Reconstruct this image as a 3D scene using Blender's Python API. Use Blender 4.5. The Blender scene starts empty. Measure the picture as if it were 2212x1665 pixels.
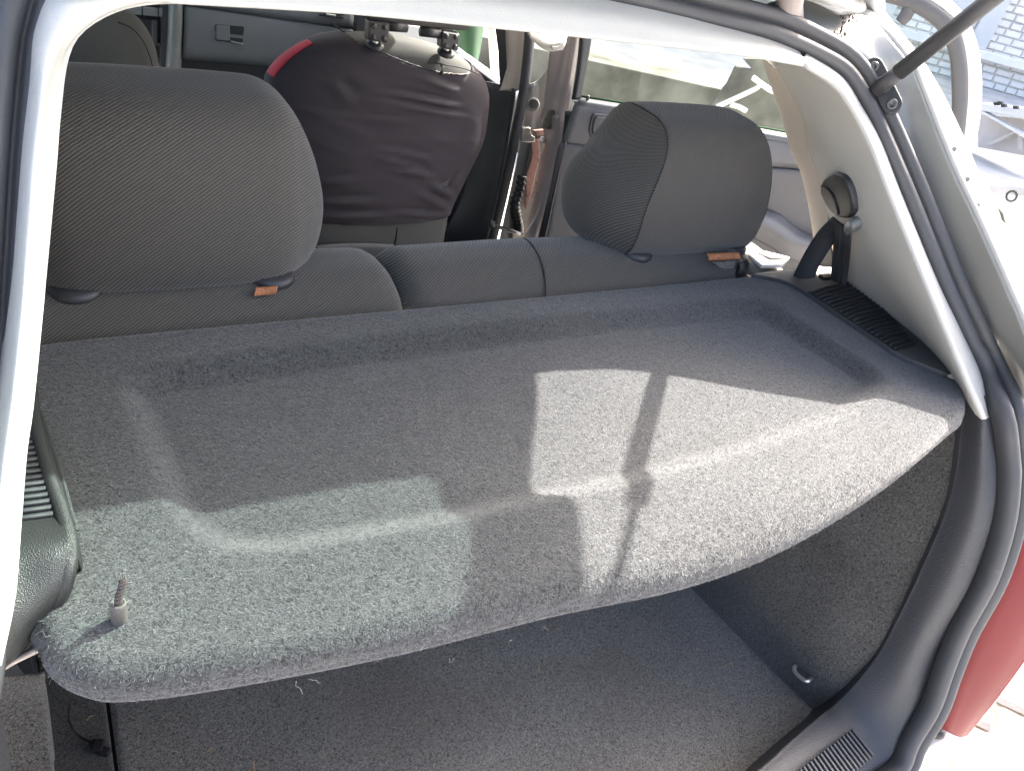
import bpy, bmesh, math, random
import numpy as np
from mathutils import Vector, Matrix

random.seed(7)
RNG = np.random.default_rng(7)
sc = bpy.context.scene
col = sc.collection

# ------------------------------------------------------------------ camera
# metres; X to the car's right, Y towards the bonnet, Z up, ground at Z = 0
CAM = np.array([-0.494, 0.0, 1.398])
ROT = np.array([[0.8618998, 0.1362540, -0.4884297],
                [-0.4658034, 0.5933950, -0.6564370],
                [0.2003896, 0.7932951, 0.5749146]])
FPX, CX, CY = 1640.0, 1106.0, 832.5
cam = bpy.data.cameras.new('camera')
cam.sensor_fit = 'HORIZONTAL'
cam.sensor_width = 36.0
cam.lens = 36.0 * FPX / 2212.0
cam.clip_start = 0.02
cam.clip_end = 400
cam_o = bpy.data.objects.new('camera', cam)
col.objects.link(cam_o)
M4 = Matrix([list(ROT[0]) + [CAM[0]], list(ROT[1]) + [CAM[1]], list(ROT[2]) + [CAM[2]], [0, 0, 0, 1]])
cam_o.matrix_world = M4
sc.camera = cam_o

# ------------------------------------------------------------------ light
SUN = np.array([1.05, 0.37, 1.0])          # towards the sun
SUN = SUN / np.linalg.norm(SUN)
world = bpy.data.worlds.new('World')
sc.world = world
world.use_nodes = True
nt = world.node_tree
bg = nt.nodes['Background']
sky = nt.nodes.new('ShaderNodeTexSky')
sky.sky_type = 'NISHITA'
sky.sun_disc = False
sky.sun_elevation = math.asin(SUN[2])
sky.sun_rotation = math.atan2(SUN[0], SUN[1])
sky.air_density = 0.8
sky.dust_density = 8.0
sky.ozone_density = 0.2
nt.links.new(sky.outputs[0], bg.inputs[0])
bg.inputs[1].default_value = 0.14
sun = bpy.data.lights.new('sun', 'SUN')
sun.energy = 3.5
sun.angle = math.radians(0.6)
sun.color = (1.0, 0.96, 0.90)
sun_o = bpy.data.objects.new('sun', sun)
col.objects.link(sun_o)
sun_o.rotation_euler = Vector(SUN).to_track_quat('Z', 'Y').to_euler()
sun_o.location = (4, 2, 6)
sc.view_settings.view_transform = 'Standard'
sc.view_settings.look = 'None'
sc.view_settings.gamma = 1.0
sc.view_settings.exposure = 2.95
sc.render.engine = 'CYCLES'
sc.cycles.use_denoising = True
sc.cycles.max_bounces = 10
sc.cycles.diffuse_bounces = 6
sc.cycles.transparent_max_bounces = 12
sc.cycles.caustics_reflective = False
sc.cycles.caustics_refractive = False
sc.cycles.sample_clamp_indirect = 8.0

# ------------------------------------------------------------------ helpers
def P(px, py, X=None, Y=None, Z=None, plane=None, dy=0.0):
    """A surveyed point: the sight line through the photo meets a known real plane."""
    d = ROT @ np.array([px - CX, CY - py, -FPX])
    if plane is not None:
        n, c = np.array(plane[0]), plane[1]
        t = (c - n @ CAM) / (n @ d)
    else:
        k, v = (0, X) if X is not None else (1, Y) if Y is not None else (2, Z)
        t = (v - CAM[k]) / d[k]
    q = CAM + d * t
    if dy:
        q = q + np.array([0, dy, 0])
    return q

RAKE = ((0, 1, -1.1), 0.37 - 0.99)         # plane of the tailgate opening above the shelf
def PR(px, py, dy=0.0):
    return P(px, py, plane=((0, 1, -1.1), 0.37 - 0.99 + dy))

def link(o, parent=None):
    col.objects.link(o)
    if parent is not None:
        o.parent = parent
    return o

def thing(name, label, cat, loc=(0, 0, 0), group=None):
    o = bpy.data.objects.new(name, None)
    o.empty_display_size = 0.05
    o['label'] = label
    o['category'] = cat
    if group:
        o['group'] = group
    return link(o)

def tag(o, label, cat, group=None):
    o['label'] = label
    o['category'] = cat
    if group:
        o['group'] = group
    return o

def mesh(name, V, F, mat, parent=None, smooth=True, solid=0.0, off=-1.0, bevel=0.0, sub=0, label=None):
    me = bpy.data.meshes.new(name)
    me.from_pydata([tuple(map(float, v)) for v in V], [], [tuple(int(i) for i in f) for f in F])
    me.update()
    if mat:
        me.materials.append(mat)
    if smooth:
        me.polygons.foreach_set('use_smooth', [True] * len(me.polygons))
    o = bpy.data.objects.new(name, me)
    if solid:
        m = o.modifiers.new('solid', 'SOLIDIFY'); m.thickness = solid; m.offset = off
    if bevel:
        m = o.modifiers.new('bevel', 'BEVEL'); m.width = bevel; m.segments = 3; m.limit_method = 'ANGLE'
        m.angle_limit = math.radians(35)
        if smooth:
            me.polygons.foreach_set('use_smooth', [True] * len(me.polygons))
    if sub:
        m = o.modifiers.new('sub', 'SUBSURF'); m.levels = sub; m.render_levels = sub
    if label:
        o['label'] = label
    return link(o, parent)

def from_bm(name, bm, mat, parent=None, smooth=False, **k):
    bm.verts.index_update()
    V = [v.co[:] for v in bm.verts]
    F = [[v.index for v in f.verts] for f in bm.faces]
    bm.free()
    return mesh(name, V, F, mat, parent, smooth, **k)

def cr(pts, n):
    """Catmull-Rom through pts, resampled evenly to n points."""
    p = np.asarray(pts, float)
    if len(p) == 2:
        t = np.linspace(0, 1, n)[:, None]
        return p[0] * (1 - t) + p[1] * t
    q = np.vstack([2 * p[0] - p[1], p, 2 * p[-1] - p[-2]])
    out = []
    for i in range(len(p) - 1):
        a, b, c, d = q[i:i + 4]
        for t in np.linspace(0, 1, 14, endpoint=False):
            out.append(0.5 * (2 * b + (c - a) * t + (2 * a - 5 * b + 4 * c - d) * t * t + (-a + 3 * b - 3 * c + d) * t ** 3))
    out.append(p[-1])
    out = np.array(out)
    s = np.r_[0, np.cumsum(np.linalg.norm(np.diff(out, axis=0), axis=1))]
    u = np.linspace(0, s[-1], n)
    return np.stack([np.interp(u, s, out[:, k]) for k in range(out.shape[1])], 1)

def crp(pts, n):
    """Catmull-Rom keeping the parameter (rows stay matched)."""
    p = np.asarray(pts, float)
    if len(p) == 2:
        t = np.linspace(0, 1, n)[:, None]
        return p[0] * (1 - t) + p[1] * t
    q = np.vstack([2 * p[0] - p[1], p, 2 * p[-1] - p[-2]])
    out = []
    for u in np.linspace(0, len(p) - 1, n):
        i = min(int(u), len(p) - 2); t = u - i
        a, b, c, d = q[i:i + 4]
        out.append(0.5 * (2 * b + (c - a) * t + (2 * a - 5 * b + 4 * c - d) * t * t + (-a + 3 * b - 3 * c + d) * t ** 3))
    return np.array(out)

def gridf(nu, nv, closed_v=False):
    F = []
    for i in range(nu - 1):
        for j in range(nv if closed_v else nv - 1):
            k = (j + 1) % nv
            F.append((i * nv + j, i * nv + k, (i + 1) * nv + k, (i + 1) * nv + j))
    return F

def skin(name, paths, mat, parent=None, nu=40, nv=24, solid=0.0, off=0.0, even=True, mirror=False, flip=False, **k):
    """A smooth sheet laid over a row of guide lines."""
    rows = np.array([cr(p, nu) if even else crp(p, nu) for p in paths])
    g = np.array([crp(rows[:, i], nv) for i in range(nu)])     # nu x nv x 3
    if mirror:
        g = g * np.array([-1, 1, 1])
    F = gridf(nu, nv)
    if mirror != flip:
        F = [f[::-1] for f in F]
    return mesh(name, g.reshape(-1, 3), F, mat, parent, True, solid, off, **k)

def sweep(name, path, prof, mat, parent=None, side=None, closed=False, caps=True, **k):
    """Sweep a closed 2D profile along path; side(i, p, t) gives the profile's first axis."""
    p = np.asarray(path, float)
    n = len(p)
    V = []
    for i in range(n):
        if closed:
            t = p[(i + 1) % n] - p[i - 1]
        else:
            t = p[min(i + 1, n - 1)] - p[max(i - 1, 0)]
        t = t / np.linalg.norm(t)
        a = np.asarray(side(i, p[i], t) if callable(side) else side, float)
        a = a - t * (a @ t); a = a / np.linalg.norm(a)
        b = np.cross(t, a)
        for u, v in prof:
            V.append(p[i] + a * u + b * v)
    m = len(prof)
    F = gridf(n, m, True)
    if closed:
        F += [((n - 1) * m + j, (n - 1) * m + (j + 1) % m, (j + 1) % m, j) for j in range(m)]
    elif caps:
        F.append(tuple(range(m))[::-1]); F.append(tuple((n - 1) * m + j for j in range(m)))
    return mesh(name, V, F, mat, parent, True, **k)

def circ(r, n=10, r2=None):
    r2 = r if r2 is None else r2
    return [(r * math.cos(2 * math.pi * i / n), r2 * math.sin(2 * math.pi * i / n)) for i in range(n)]

def tube(name, path, r, mat, parent=None, n=10, **k):
    t0 = np.asarray(path[1], float) - np.asarray(path[0], float)
    s = np.array([0, 0, 1.0]) if abs(t0[2]) < 0.8 * np.linalg.norm(t0) else np.array([1.0, 0, 0])
    return sweep(name, path, circ(r, n), mat, parent, side=s, **k)

def lathe(name, prof, origin, axis, mat, parent=None, n=24, **k):
    """prof: list of (radius, height) along axis."""
    ax = np.asarray(axis, float); ax /= np.linalg.norm(ax)
    a = np.cross(ax, [0.3, 0.9, 0.1]); a /= np.linalg.norm(a)
    b = np.cross(ax, a)
    V = []
    for r, h in prof:
        for i in range(n):
            th = 2 * math.pi * i / n
            V.append(np.asarray(origin) + ax * h + (a * math.cos(th) + b * math.sin(th)) * r)
    F = gridf(len(prof), n, True)
    F.append(tuple(range(n))[::-1]); F.append(tuple((len(prof) - 1) * n + j for j in range(n)))
    return mesh(name, V, F, mat, parent, True, **k)

def frame_box(name, o, ax, ay, az, mat, parent=None, bevel=0.003, **k):
    """A bevelled block: centre o, half-axis vectors ax ay az."""
    o, ax, ay, az = [np.asarray(v, float) for v in (o, ax, ay, az)]
    V = [o + ax * x + ay * y + az * z for x in (-1, 1) for y in (-1, 1) for z in (-1, 1)]
    F = [(0, 1, 3, 2), (4, 6, 7, 5), (0, 4, 5, 1), (2, 3, 7, 6), (0, 2, 6, 4), (1, 5, 7, 3)]
    if np.dot(np.cross(ax, ay), az) < 0:
        F = [f[::-1] for f in F]
    return mesh(name, V, F, mat, parent, False, bevel=bevel, **k)

def box(name, lo, hi, mat, parent=None, bevel=0.003, **k):
    lo, hi = np.asarray(lo, float), np.asarray(hi, float)
    c, h = (lo + hi) / 2, (hi - lo) / 2
    return frame_box(name, c, (h[0], 0, 0), (0, h[1], 0), (0, 0, h[2]), mat, parent, bevel, **k)

def prism(name, poly, nrm, depth, mat, parent=None, bevel=0.0, smooth=False, **k):
    """Flat outline poly (3D points) given depth along nrm."""
    poly = np.asarray(poly, float); nrm = np.asarray(nrm, float); nrm = nrm / np.linalg.norm(nrm)
    n = len(poly)
    e = np.zeros(3)
    for i in range(n):
        e += np.cross(poly[i], poly[(i + 1) % n])
    if e @ nrm < 0:
        poly = poly[::-1]
    V = np.vstack([poly, poly - nrm * depth])
    F = [tuple(range(n)), tuple(range(2 * n - 1, n - 1, -1))]
    F += [(i, n + i, n + (i + 1) % n, (i + 1) % n) for i in range(n)]
    return mesh(name, V, F, mat, parent, smooth, bevel=bevel, **k)

# ------------------------------------------------------------------ materials
def new_mat(name):
    m = bpy.data.materials.new(name)
    m.use_nodes = True
    return m, m.node_tree, m.node_tree.nodes['Principled BSDF']

def rgb(c):
    return (c[0], c[1], c[2], 1.0)

def plastic(name, c, rough=0.5, grain=0.0, gscale=900, var=0.12, vscale=9, spec=0.5, metal=0.0, coat=0.0, wear=None):
    m, t, b = new_mat(name)
    L = t.links.new
    tc = t.nodes.new('ShaderNodeTexCoord')
    nz = t.nodes.new('ShaderNodeTexNoise'); nz.inputs['Scale'].default_value = vscale; nz.inputs['Detail'].default_value = 6
    L(tc.outputs['Object'], nz.inputs['Vector'])
    rp = t.nodes.new('ShaderNodeMapRange'); rp.inputs[1].default_value = 0.3; rp.inputs[2].default_value = 0.7
    rp.inputs[3].default_value = 1 - var; rp.inputs[4].default_value = 1 + var
    L(nz.outputs['Fac'], rp.inputs[0])
    mx = t.nodes.new('ShaderNodeMixRGB'); mx.blend_type = 'MULTIPLY'; mx.inputs[0].default_value = 1
    mx.inputs[1].default_value = rgb(c)
    L(rp.outputs[0], mx.inputs[2])
    out = mx.outputs[0]
    if wear:
        n2 = t.nodes.new('ShaderNodeTexNoise'); n2.inputs['Scale'].default_value = wear[1]; n2.inputs['Detail'].default_value = 8
        n2.inputs['Roughness'].default_value = 0.7
        L(tc.outputs['Object'], n2.inputs['Vector'])
        r2 = t.nodes.new('ShaderNodeMapRange'); r2.inputs[1].default_value = wear[2]; r2.inputs[2].default_value = wear[2] + 0.12
        L(n2.outputs['Fac'], r2.inputs[0])
        m2 = t.nodes.new('ShaderNodeMixRGB'); m2.inputs[2].default_value = rgb(wear[0])
        L(r2.outputs[0], m2.inputs[0]); L(out, m2.inputs[1]); out = m2.outputs[0]
    L(out, b.inputs['Base Color'])
    b.inputs['Roughness'].default_value = rough
    b.inputs['Specular IOR Level'].default_value = spec
    b.inputs['Metallic'].default_value = metal
    b.inputs['Coat Weight'].default_value = coat
    b.inputs['Coat Roughness'].default_value = 0.12
    if grain:
        vo = t.nodes.new('ShaderNodeTexVoronoi'); vo.inputs['Scale'].default_value = gscale
        L(tc.outputs['Object'], vo.inputs['Vector'])
        bp = t.nodes.new('ShaderNodeBump'); bp.inputs['Strength'].default_value = grain; bp.inputs['Distance'].default_value = 0.0008
        L(vo.outputs['Distance'], bp.inputs['Height'])
        L(bp.outputs[0], b.inputs['Normal'])
    return m

def twill(name, c1, c2, pitch=0.0034, rough=0.85, sx=1.0, strength=0.6, cz=.78, cyv=.55):
    """Ribbed seat cloth: fine diagonal cords with broken weft."""
    m, t, b = new_mat(name)
    L = t.links.new
    tc = t.nodes.new('ShaderNodeTexCoord')
    sp = t.nodes.new('ShaderNodeSeparateXYZ'); L(tc.outputs['Object'], sp.inputs[0])
    nz = t.nodes.new('ShaderNodeTexNoise'); nz.inputs['Scale'].default_value = 14; nz.inputs['Detail'].default_value = 2
    L(tc.outputs['Object'], nz.inputs['Vector'])
    def math_(op, a, bb=None, v=None):
        n = t.nodes.new('ShaderNodeMath'); n.operation = op
        if hasattr(a, 'is_linked'): L(a, n.inputs[0])
        else: n.inputs[0].default_value = a
        if bb is not None:
            if hasattr(bb, 'is_linked'): L(bb, n.inputs[1])
            else: n.inputs[1].default_value = bb
        return n.outputs[0]
    k = 2 * math.pi / pitch
    a = math_('MULTIPLY', sp.outputs[0], -0.62 * sx)
    bz = math_('MULTIPLY', sp.outputs[2], cz)
    cy = math_('MULTIPLY', sp.outputs[1], cyv)
    s = math_('ADD', math_('ADD', a, bz), cy)
    s = math_('ADD', s, math_('MULTIPLY', nz.outputs['Fac'], 0.004))
    w1 = math_('SINE', math_('MULTIPLY', s, k))
    u = math_('ADD', math_('MULTIPLY', sp.outputs[0], 0.78 * sx), math_('MULTIPLY', sp.outputs[2], 0.62))
    w2 = math_('SINE', math_('MULTIPLY', u, k * 1.6))
    h = math_('ADD', math_('MULTIPLY', w1, 0.36), math_('MULTIPLY', w2, 0.12))
    h = math_('ADD', h, 0.5)
    n2 = t.nodes.new('ShaderNodeTexNoise'); n2.inputs['Scale'].default_value = 700; n2.inputs['Detail'].default_value = 3
    L(tc.outputs['Object'], n2.inputs['Vector'])
    f = math_('ADD', math_('MULTIPLY', h, 0.75), math_('MULTIPLY', n2.outputs['Fac'], 0.3))
    mx = t.nodes.new('ShaderNodeMixRGB'); mx.inputs[1].default_value = rgb(c1); mx.inputs[2].default_value = rgb(c2)
    L(f, mx.inputs[0])
    L(mx.outputs[0], b.inputs['Base Color'])
    b.inputs['Roughness'].default_value = rough
    b.inputs['Specular IOR Level'].default_value = 0.15
    b.inputs['Sheen Weight'].default_value = 0.25
    b.inputs['Sheen Roughness'].default_value = 0.5
    bp = t.nodes.new('ShaderNodeBump'); bp.inputs['Strength'].default_value = strength; bp.inputs['Distance'].default_value = 0.0012
    L(h, bp.inputs['Height']); L(bp.outputs[0], b.inputs['Normal'])
    return m

def felt(name, c1, c2, scale=420, bump=0.7, blotch=0.25, bscale=5, dirt=None, extra=None):
    """Needle-punched carpet ground under the fibres."""
    m, t, b = new_mat(name)
    L = t.links.new
    tc = t.nodes.new('ShaderNodeTexCoord')
    nz = t.nodes.new('ShaderNodeTexNoise'); nz.inputs['Scale'].default_value = scale; nz.inputs['Detail'].default_value = 4
    nz.inputs['Distortion'].default_value = 1.5
    L(tc.outputs['Object'], nz.inputs['Vector'])
    mr = t.nodes.new('ShaderNodeMapRange'); mr.inputs[1].default_value = 0.32; mr.inputs[2].default_value = 0.68
    L(nz.outputs['Fac'], mr.inputs[0])
    mx = t.nodes.new('ShaderNodeMixRGB'); mx.inputs[1].default_value = rgb(c1); mx.inputs[2].default_value = rgb(c2)
    L(mr.outputs[0], mx.inputs[0])
    n2 = t.nodes.new('ShaderNodeTexNoise'); n2.inputs['Scale'].default_value = bscale; n2.inputs['Detail'].default_value = 5
    L(tc.outputs['Object'], n2.inputs['Vector'])
    r2 = t.nodes.new('ShaderNodeMapRange'); r2.inputs[1].default_value = 0.3; r2.inputs[2].default_value = 0.7
    r2.inputs[3].default_value = 1 - blotch; r2.inputs[4].default_value = 1 + blotch
    L(n2.outputs['Fac'], r2.inputs[0])
    m2 = t.nodes.new('ShaderNodeMixRGB'); m2.blend_type = 'MULTIPLY'; m2.inputs[0].default_value = 1
    L(mx.outputs[0], m2.inputs[1]); L(r2.outputs[0], m2.inputs[2])
    out = m2.outputs[0]
    if dirt:
        n3 = t.nodes.new('ShaderNodeTexNoise'); n3.inputs['Scale'].default_value = dirt[1]; n3.inputs['Detail'].default_value = 7
        L(tc.outputs['Object'], n3.inputs['Vector'])
        r3 = t.nodes.new('ShaderNodeMapRange'); r3.inputs[1].default_value = dirt[2]; r3.inputs[2].default_value = dirt[2] + 0.2
        r3.inputs[4].default_value = dirt[3]
        L(n3.outputs['Fac'], r3.inputs[0])
        m3 = t.nodes.new('ShaderNodeMixRGB'); m3.inputs[2].default_value = rgb(dirt[0])
        L(r3.outputs[0], m3.inputs[0]); L(out, m3.inputs[1]); out = m3.outputs[0]
    L(out, b.inputs['Base Color'])
    b.inputs['Roughness'].default_value = 0.95
    b.inputs['Specular IOR Level'].default_value = 0.08
    b.inputs['Sheen Weight'].default_value = 0.3
    bp = t.nodes.new('ShaderNodeBump'); bp.inputs['Strength'].default_value = bump; bp.inputs['Distance'].default_value = 0.002
    L(nz.outputs['Fac'], bp.inputs['Height']); L(bp.outputs[0], b.inputs['Normal'])
    return m

def fibre_mat(name, c1, c2, sheen=0.2):
    m, t, b = new_mat(name)
    at = t.nodes.new('ShaderNodeAttribute'); at.attribute_name = 'tone'
    mx = t.nodes.new('ShaderNodeMixRGB'); mx.inputs[1].default_value = rgb(c1); mx.inputs[2].default_value = rgb(c2)
    t.links.new(at.outputs['Fac'], mx.inputs[0])
    t.links.new(mx.outputs[0], b.inputs['Base Color'])
    b.inputs['Roughness'].default_value = 0.7
    b.inputs['Specular IOR Level'].default_value = 0.2
    return m

def glass(name, tint, refl=0.5):
    m, t, b = new_mat(name)
    t.nodes.remove(b)
    L = t.links.new
    out = t.nodes['Material Output']
    tr = t.nodes.new('ShaderNodeBsdfTransparent'); tr.inputs[0].default_value = rgb(tint)
    gl = t.nodes.new('ShaderNodeBsdfGlossy'); gl.inputs['Roughness'].default_value = 0.03
    fr = t.nodes.new('ShaderNodeFresnel'); fr.inputs[0].default_value = 1.5
    ml = t.nodes.new('ShaderNodeMath'); ml.operation = 'MULTIPLY'; ml.inputs[1].default_value = refl
    L(fr.outputs[0], ml.inputs[0])
    mx = t.nodes.new('ShaderNodeMixShader')
    L(ml.outputs[0], mx.inputs[0]); L(tr.outputs[0], mx.inputs[1]); L(gl.outputs[0], mx.inputs[2])
    L(mx.outputs[0], out.inputs[0])
    return m

M = {}
M['trim_pale'] = plastic('trim_pale', (0.43, 0.425, 0.40), 0.62, 0.25, 520, 0.03)
M['headliner'] = plastic('headliner', (0.52, 0.52, 0.49), 0.9, 0.2, 900, 0.03)
M['trim_dark'] = plastic('trim_dark', (0.040, 0.041, 0.045), 0.42, 0.5, 480, 0.10, spec=0.5, wear=((0.10, 0.10, 0.105), 40, 0.68))
M['trim_mid'] = plastic('trim_mid', (0.056, 0.057, 0.061), 0.5, 0.35, 600, 0.08)
M['grille_dark'] = plastic('grille_dark', (0.022, 0.024, 0.028), 0.6, 0.15, 900, 0.06)
M['trim_grain'] = plastic('trim_grain', (0.021, 0.0225, 0.0225), 0.43, 0.55, 1050, 0.10, spec=0.45)
M['black'] = plastic('black', (0.012, 0.012, 0.013), 0.5, 0.1, 900, 0.1)
M['rubber'] = plastic('rubber', (0.044, 0.0455, 0.050), 0.6, 0.12, 1200, 0.10, spec=0.6, wear=((0.09, 0.088, 0.084), 26, 0.66))
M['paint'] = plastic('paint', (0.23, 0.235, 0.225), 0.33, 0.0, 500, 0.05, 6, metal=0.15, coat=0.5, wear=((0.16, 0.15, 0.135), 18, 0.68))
M['paint_reflect_pink'] = plastic('paint_reflect_pink', (0.44, 0.38, 0.365), 0.35, 0.0, 500, 0.05, 6, metal=0.25, coat=0.4)  # silver paint with pink reflections mixed into the colour
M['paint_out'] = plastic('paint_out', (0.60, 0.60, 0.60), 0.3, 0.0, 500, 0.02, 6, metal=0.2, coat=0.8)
M['sealant'] = plastic('sealant', (0.22, 0.22, 0.21), 0.6, 0.0, 500, 0.08, 40)
M['steel'] = plastic('steel', (0.72, 0.70, 0.65), 0.38, 0.0, 500, 0.1, 60, metal=0.9)
M['screw'] = plastic('screw', (0.10, 0.10, 0.105), 0.4, 0.0, 500, 0.2, 60, metal=0.7)
M['primer'] = plastic('primer', (0.22, 0.11, 0.085), 0.6, 0.0, 500, 0.3, 30, wear=((0.05, 0.035, 0.03), 30, 0.55))
M['dirty'] = plastic('dirty', (0.20, 0.18, 0.155), 0.6, 0.0, 500, 0.3, 25, wear=((0.04, 0.035, 0.03), 25, 0.52))
M['rust'] = plastic('rust', (0.07, 0.045, 0.035), 0.9, 0.6, 300, 0.5, 90)
M['red_lens'] = plastic('red_lens', (0.13, 0.003, 0.007), 0.45, 0.0, 500, 0.06, 8, spec=0.25, wear=((0.16, 0.03, 0.03), 14, 0.70))
M['red_edge'] = plastic('red_edge', (0.3, 0.004, 0.03), 0.35)
M['cloth'] = twill('cloth', (0.016, 0.0152, 0.0137), (0.110, 0.102, 0.090))
M['cloth_side'] = twill('cloth_side', (0.017, 0.0165, 0.0155), (0.105, 0.10, 0.092), 0.0030, sx=-0.6, cz=.55, cyv=.78)
M['cloth_front'] = plastic('cloth_front', (0.082, 0.084, 0.080), 0.9, 0.3, 1500, 0.06, spec=0.1)
M['cloth_sunlit'] = plastic('cloth_sunlit', (0.16, 0.155, 0.14), 0.9, 0.3, 1500, 0.06, spec=0.1)  # seat cloth lightened in colour to imitate sun on the bolster
M['cover'] = plastic('cover', (0.034, 0.0295, 0.036), 0.72, 0.15, 1600, 0.10, 7, spec=0.25)
M['cover_red'] = plastic('cover_red', (0.36, 0.012, 0.03), 0.7, 0.2, 1500, 0.05)
M['thread'] = plastic('thread', (0.012, 0.012, 0.013), 0.8)
M['thread_pale'] = plastic('thread_pale', (0.20, 0.19, 0.175), 0.9)
M['webbing'] = plastic('webbing', (0.018, 0.019, 0.022), 0.75, 0.5, 1200, 0.1)
M['belt_plastic'] = plastic('belt_plastic', (0.024, 0.025, 0.028), 0.5, 0.1, 900)
M['belt_grey'] = plastic('belt_grey', (0.17, 0.18, 0.185), 0.35, 0.1, 900)
M['bezel_sunlit'] = plastic('bezel_sunlit', (0.62, 0.62, 0.61), 0.4)  # silver bezel coloured white to imitate sunlight on it
M['orange'] = plastic('orange', (0.36, 0.15, 0.07), 0.9, 0.8, 400, 0.2, 60)
M['felt_shelf'] = felt('felt_shelf', (0.014, 0.0142, 0.0148), (0.082, 0.083, 0.084), 330, 0.8, 0.18, 4)
M['felt_floor'] = felt('felt_floor', (0.026, 0.025, 0.022), (0.27, 0.256, 0.225), 380, 0.8, 0.15, 4, dirt=((0.085, 0.062, 0.05), 3.2, 0.52, 0.35))
M['felt_wall'] = felt('felt_wall', (0.012, 0.0118, 0.011), (0.125, 0.119, 0.108), 380, 0.8, 0.25, 5, dirt=((0.10, 0.095, 0.085), 4.5, 0.56, 0.4))
M['fibre_shelf'] = fibre_mat('fibre_shelf', (0.017, 0.0171, 0.0182), (0.252, 0.253, 0.256))
M['fibre_floor'] = fibre_mat('fibre_floor', (0.020, 0.0195, 0.018), (0.64, 0.61, 0.54))
M['fibre_pale'] = fibre_mat('fibre_pale', (0.10, 0.097, 0.09), (0.26, 0.25, 0.225))
M['collar'] = plastic('collar', (0.085, 0.08, 0.075), 0.7, 0.3, 700, 0.15, 80)
M['braid'] = plastic('braid', (0.045, 0.035, 0.032), 0.8, 0.8, 500, 0.4, 200)
M['straw'] = plastic('straw', (0.38, 0.24, 0.11), 0.8, 0.0, 500, 0.4, 60)
M['lint'] = plastic('lint', (0.30, 0.28, 0.26), 0.8)
M['green'] = plastic('green', (0.010, 0.042, 0.015), 0.9, 0.2, 600, 0.15, 14)
M['dash'] = plastic('dash', (0.125, 0.142, 0.152), 0.5, 0.3, 700, 0.06)
M['dash_dark'] = plastic('dash_dark', (0.012, 0.015, 0.018), 0.7, 0.2, 700, 0.1)
M['dash_pale'] = plastic('dash_pale', (0.17, 0.185, 0.185), 0.45, 0.2, 700, 0.06)
M['door_dark'] = plastic('door_dark', (0.022, 0.025, 0.030), 0.5, 0.3, 700, 0.08)
M['door_mid'] = plastic('door_mid', (0.078, 0.080, 0.086), 0.5, 0.35, 700, 0.06)
M['beige'] = plastic('beige', (0.50, 0.44, 0.385), 0.55, 0.2, 700, 0.03)
M['glass_green'] = glass('glass_green', (0.37, 0.47, 0.445), 0.6)
M['glass_door'] = glass('glass_door', (0.86, 0.91, 0.84), 0.45)
M['glass_dark'] = glass('glass_dark', (0.70, 0.76, 0.74), 0.5)
# ------------------------------------------------------------------ the car body
car = thing('car', 'silver hatchback with its tailgate open, seen from behind over the boot', 'car')
MIR = np.array([-1.0, 1, 1])

def both(fn):
    for s in (1, -1):
        fn(s)

def mir(p, s):
    p = np.asarray(p, float)
    return p * MIR if s < 0 else p

# --- weatherstrip round the tailgate opening (path on the right half, mirrored to the left)
groove = [(0, .80, 1.292)] + [PR(*q, dy=.01) for q in ((1443, 0), (1539, 25), (1662, 55), (1758, 96), (1826, 137), (1867, 191),
          (1911, 277), (1973, 420), (2049, 605), (2093, 698), (2140, 798))]
groove += [P(2177, 885, X=.604), P(2190, 978, X=.612), P(2192, 1037, X=.613), P(2180, 1131, X=.612), P(2143, 1248, X=.603),
           P(2082, 1362, X=.59), P(2048, 1445, X=.577), P(2018, 1528, X=.562), P(1973, 1603, X=.538), P(1946, 1664, X=.515),
           np.array([.44, .135, .35]), np.array([.25, .125, .34]), np.array([0, .122, .338])]
half = cr(groove, 130)
top_r = [g * MIR for g in groove[1:4]]
left = [PR(*q, dy=.01) for q in ((106, 0), (85, 37), (68, 83), (58, 145), (41, 332), (27, 555), (11, 809), (0, 918), (-28, 1180), (-42, 1400))]
left = [g + np.array([-.004, .018, 0]) for g in left]
lefth = cr([groove[0], groove[1] * MIR, groove[3] * MIR + np.array([0, .012, .004])] + left + [g * MIR for g in groove[14:]], 130)
loop = np.vstack([half, lefth[1:-1][::-1]])
cen = np.array([0, .45, .85])
def outward(i, p, t):
    return p - np.array([p[0] * 0.15, .45 if p[2] > .95 else .3, .80])
prof = []
for c, r, h in ((-.011, .0095, .010), (.011, .0098, .0130)):
    for a in np.linspace(math.pi, 0, 9):
        prof.append((c + r * math.cos(a), h * math.sin(a) + .004))
prof = [(-.021, -.012)] + prof + [(.021, -.012)]
# second profile axis must face the camera (backwards)
ws = sweep('weatherstrip', loop, [(u, v) for u, v in prof], M['rubber'], car, side=outward, closed=True)

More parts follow.
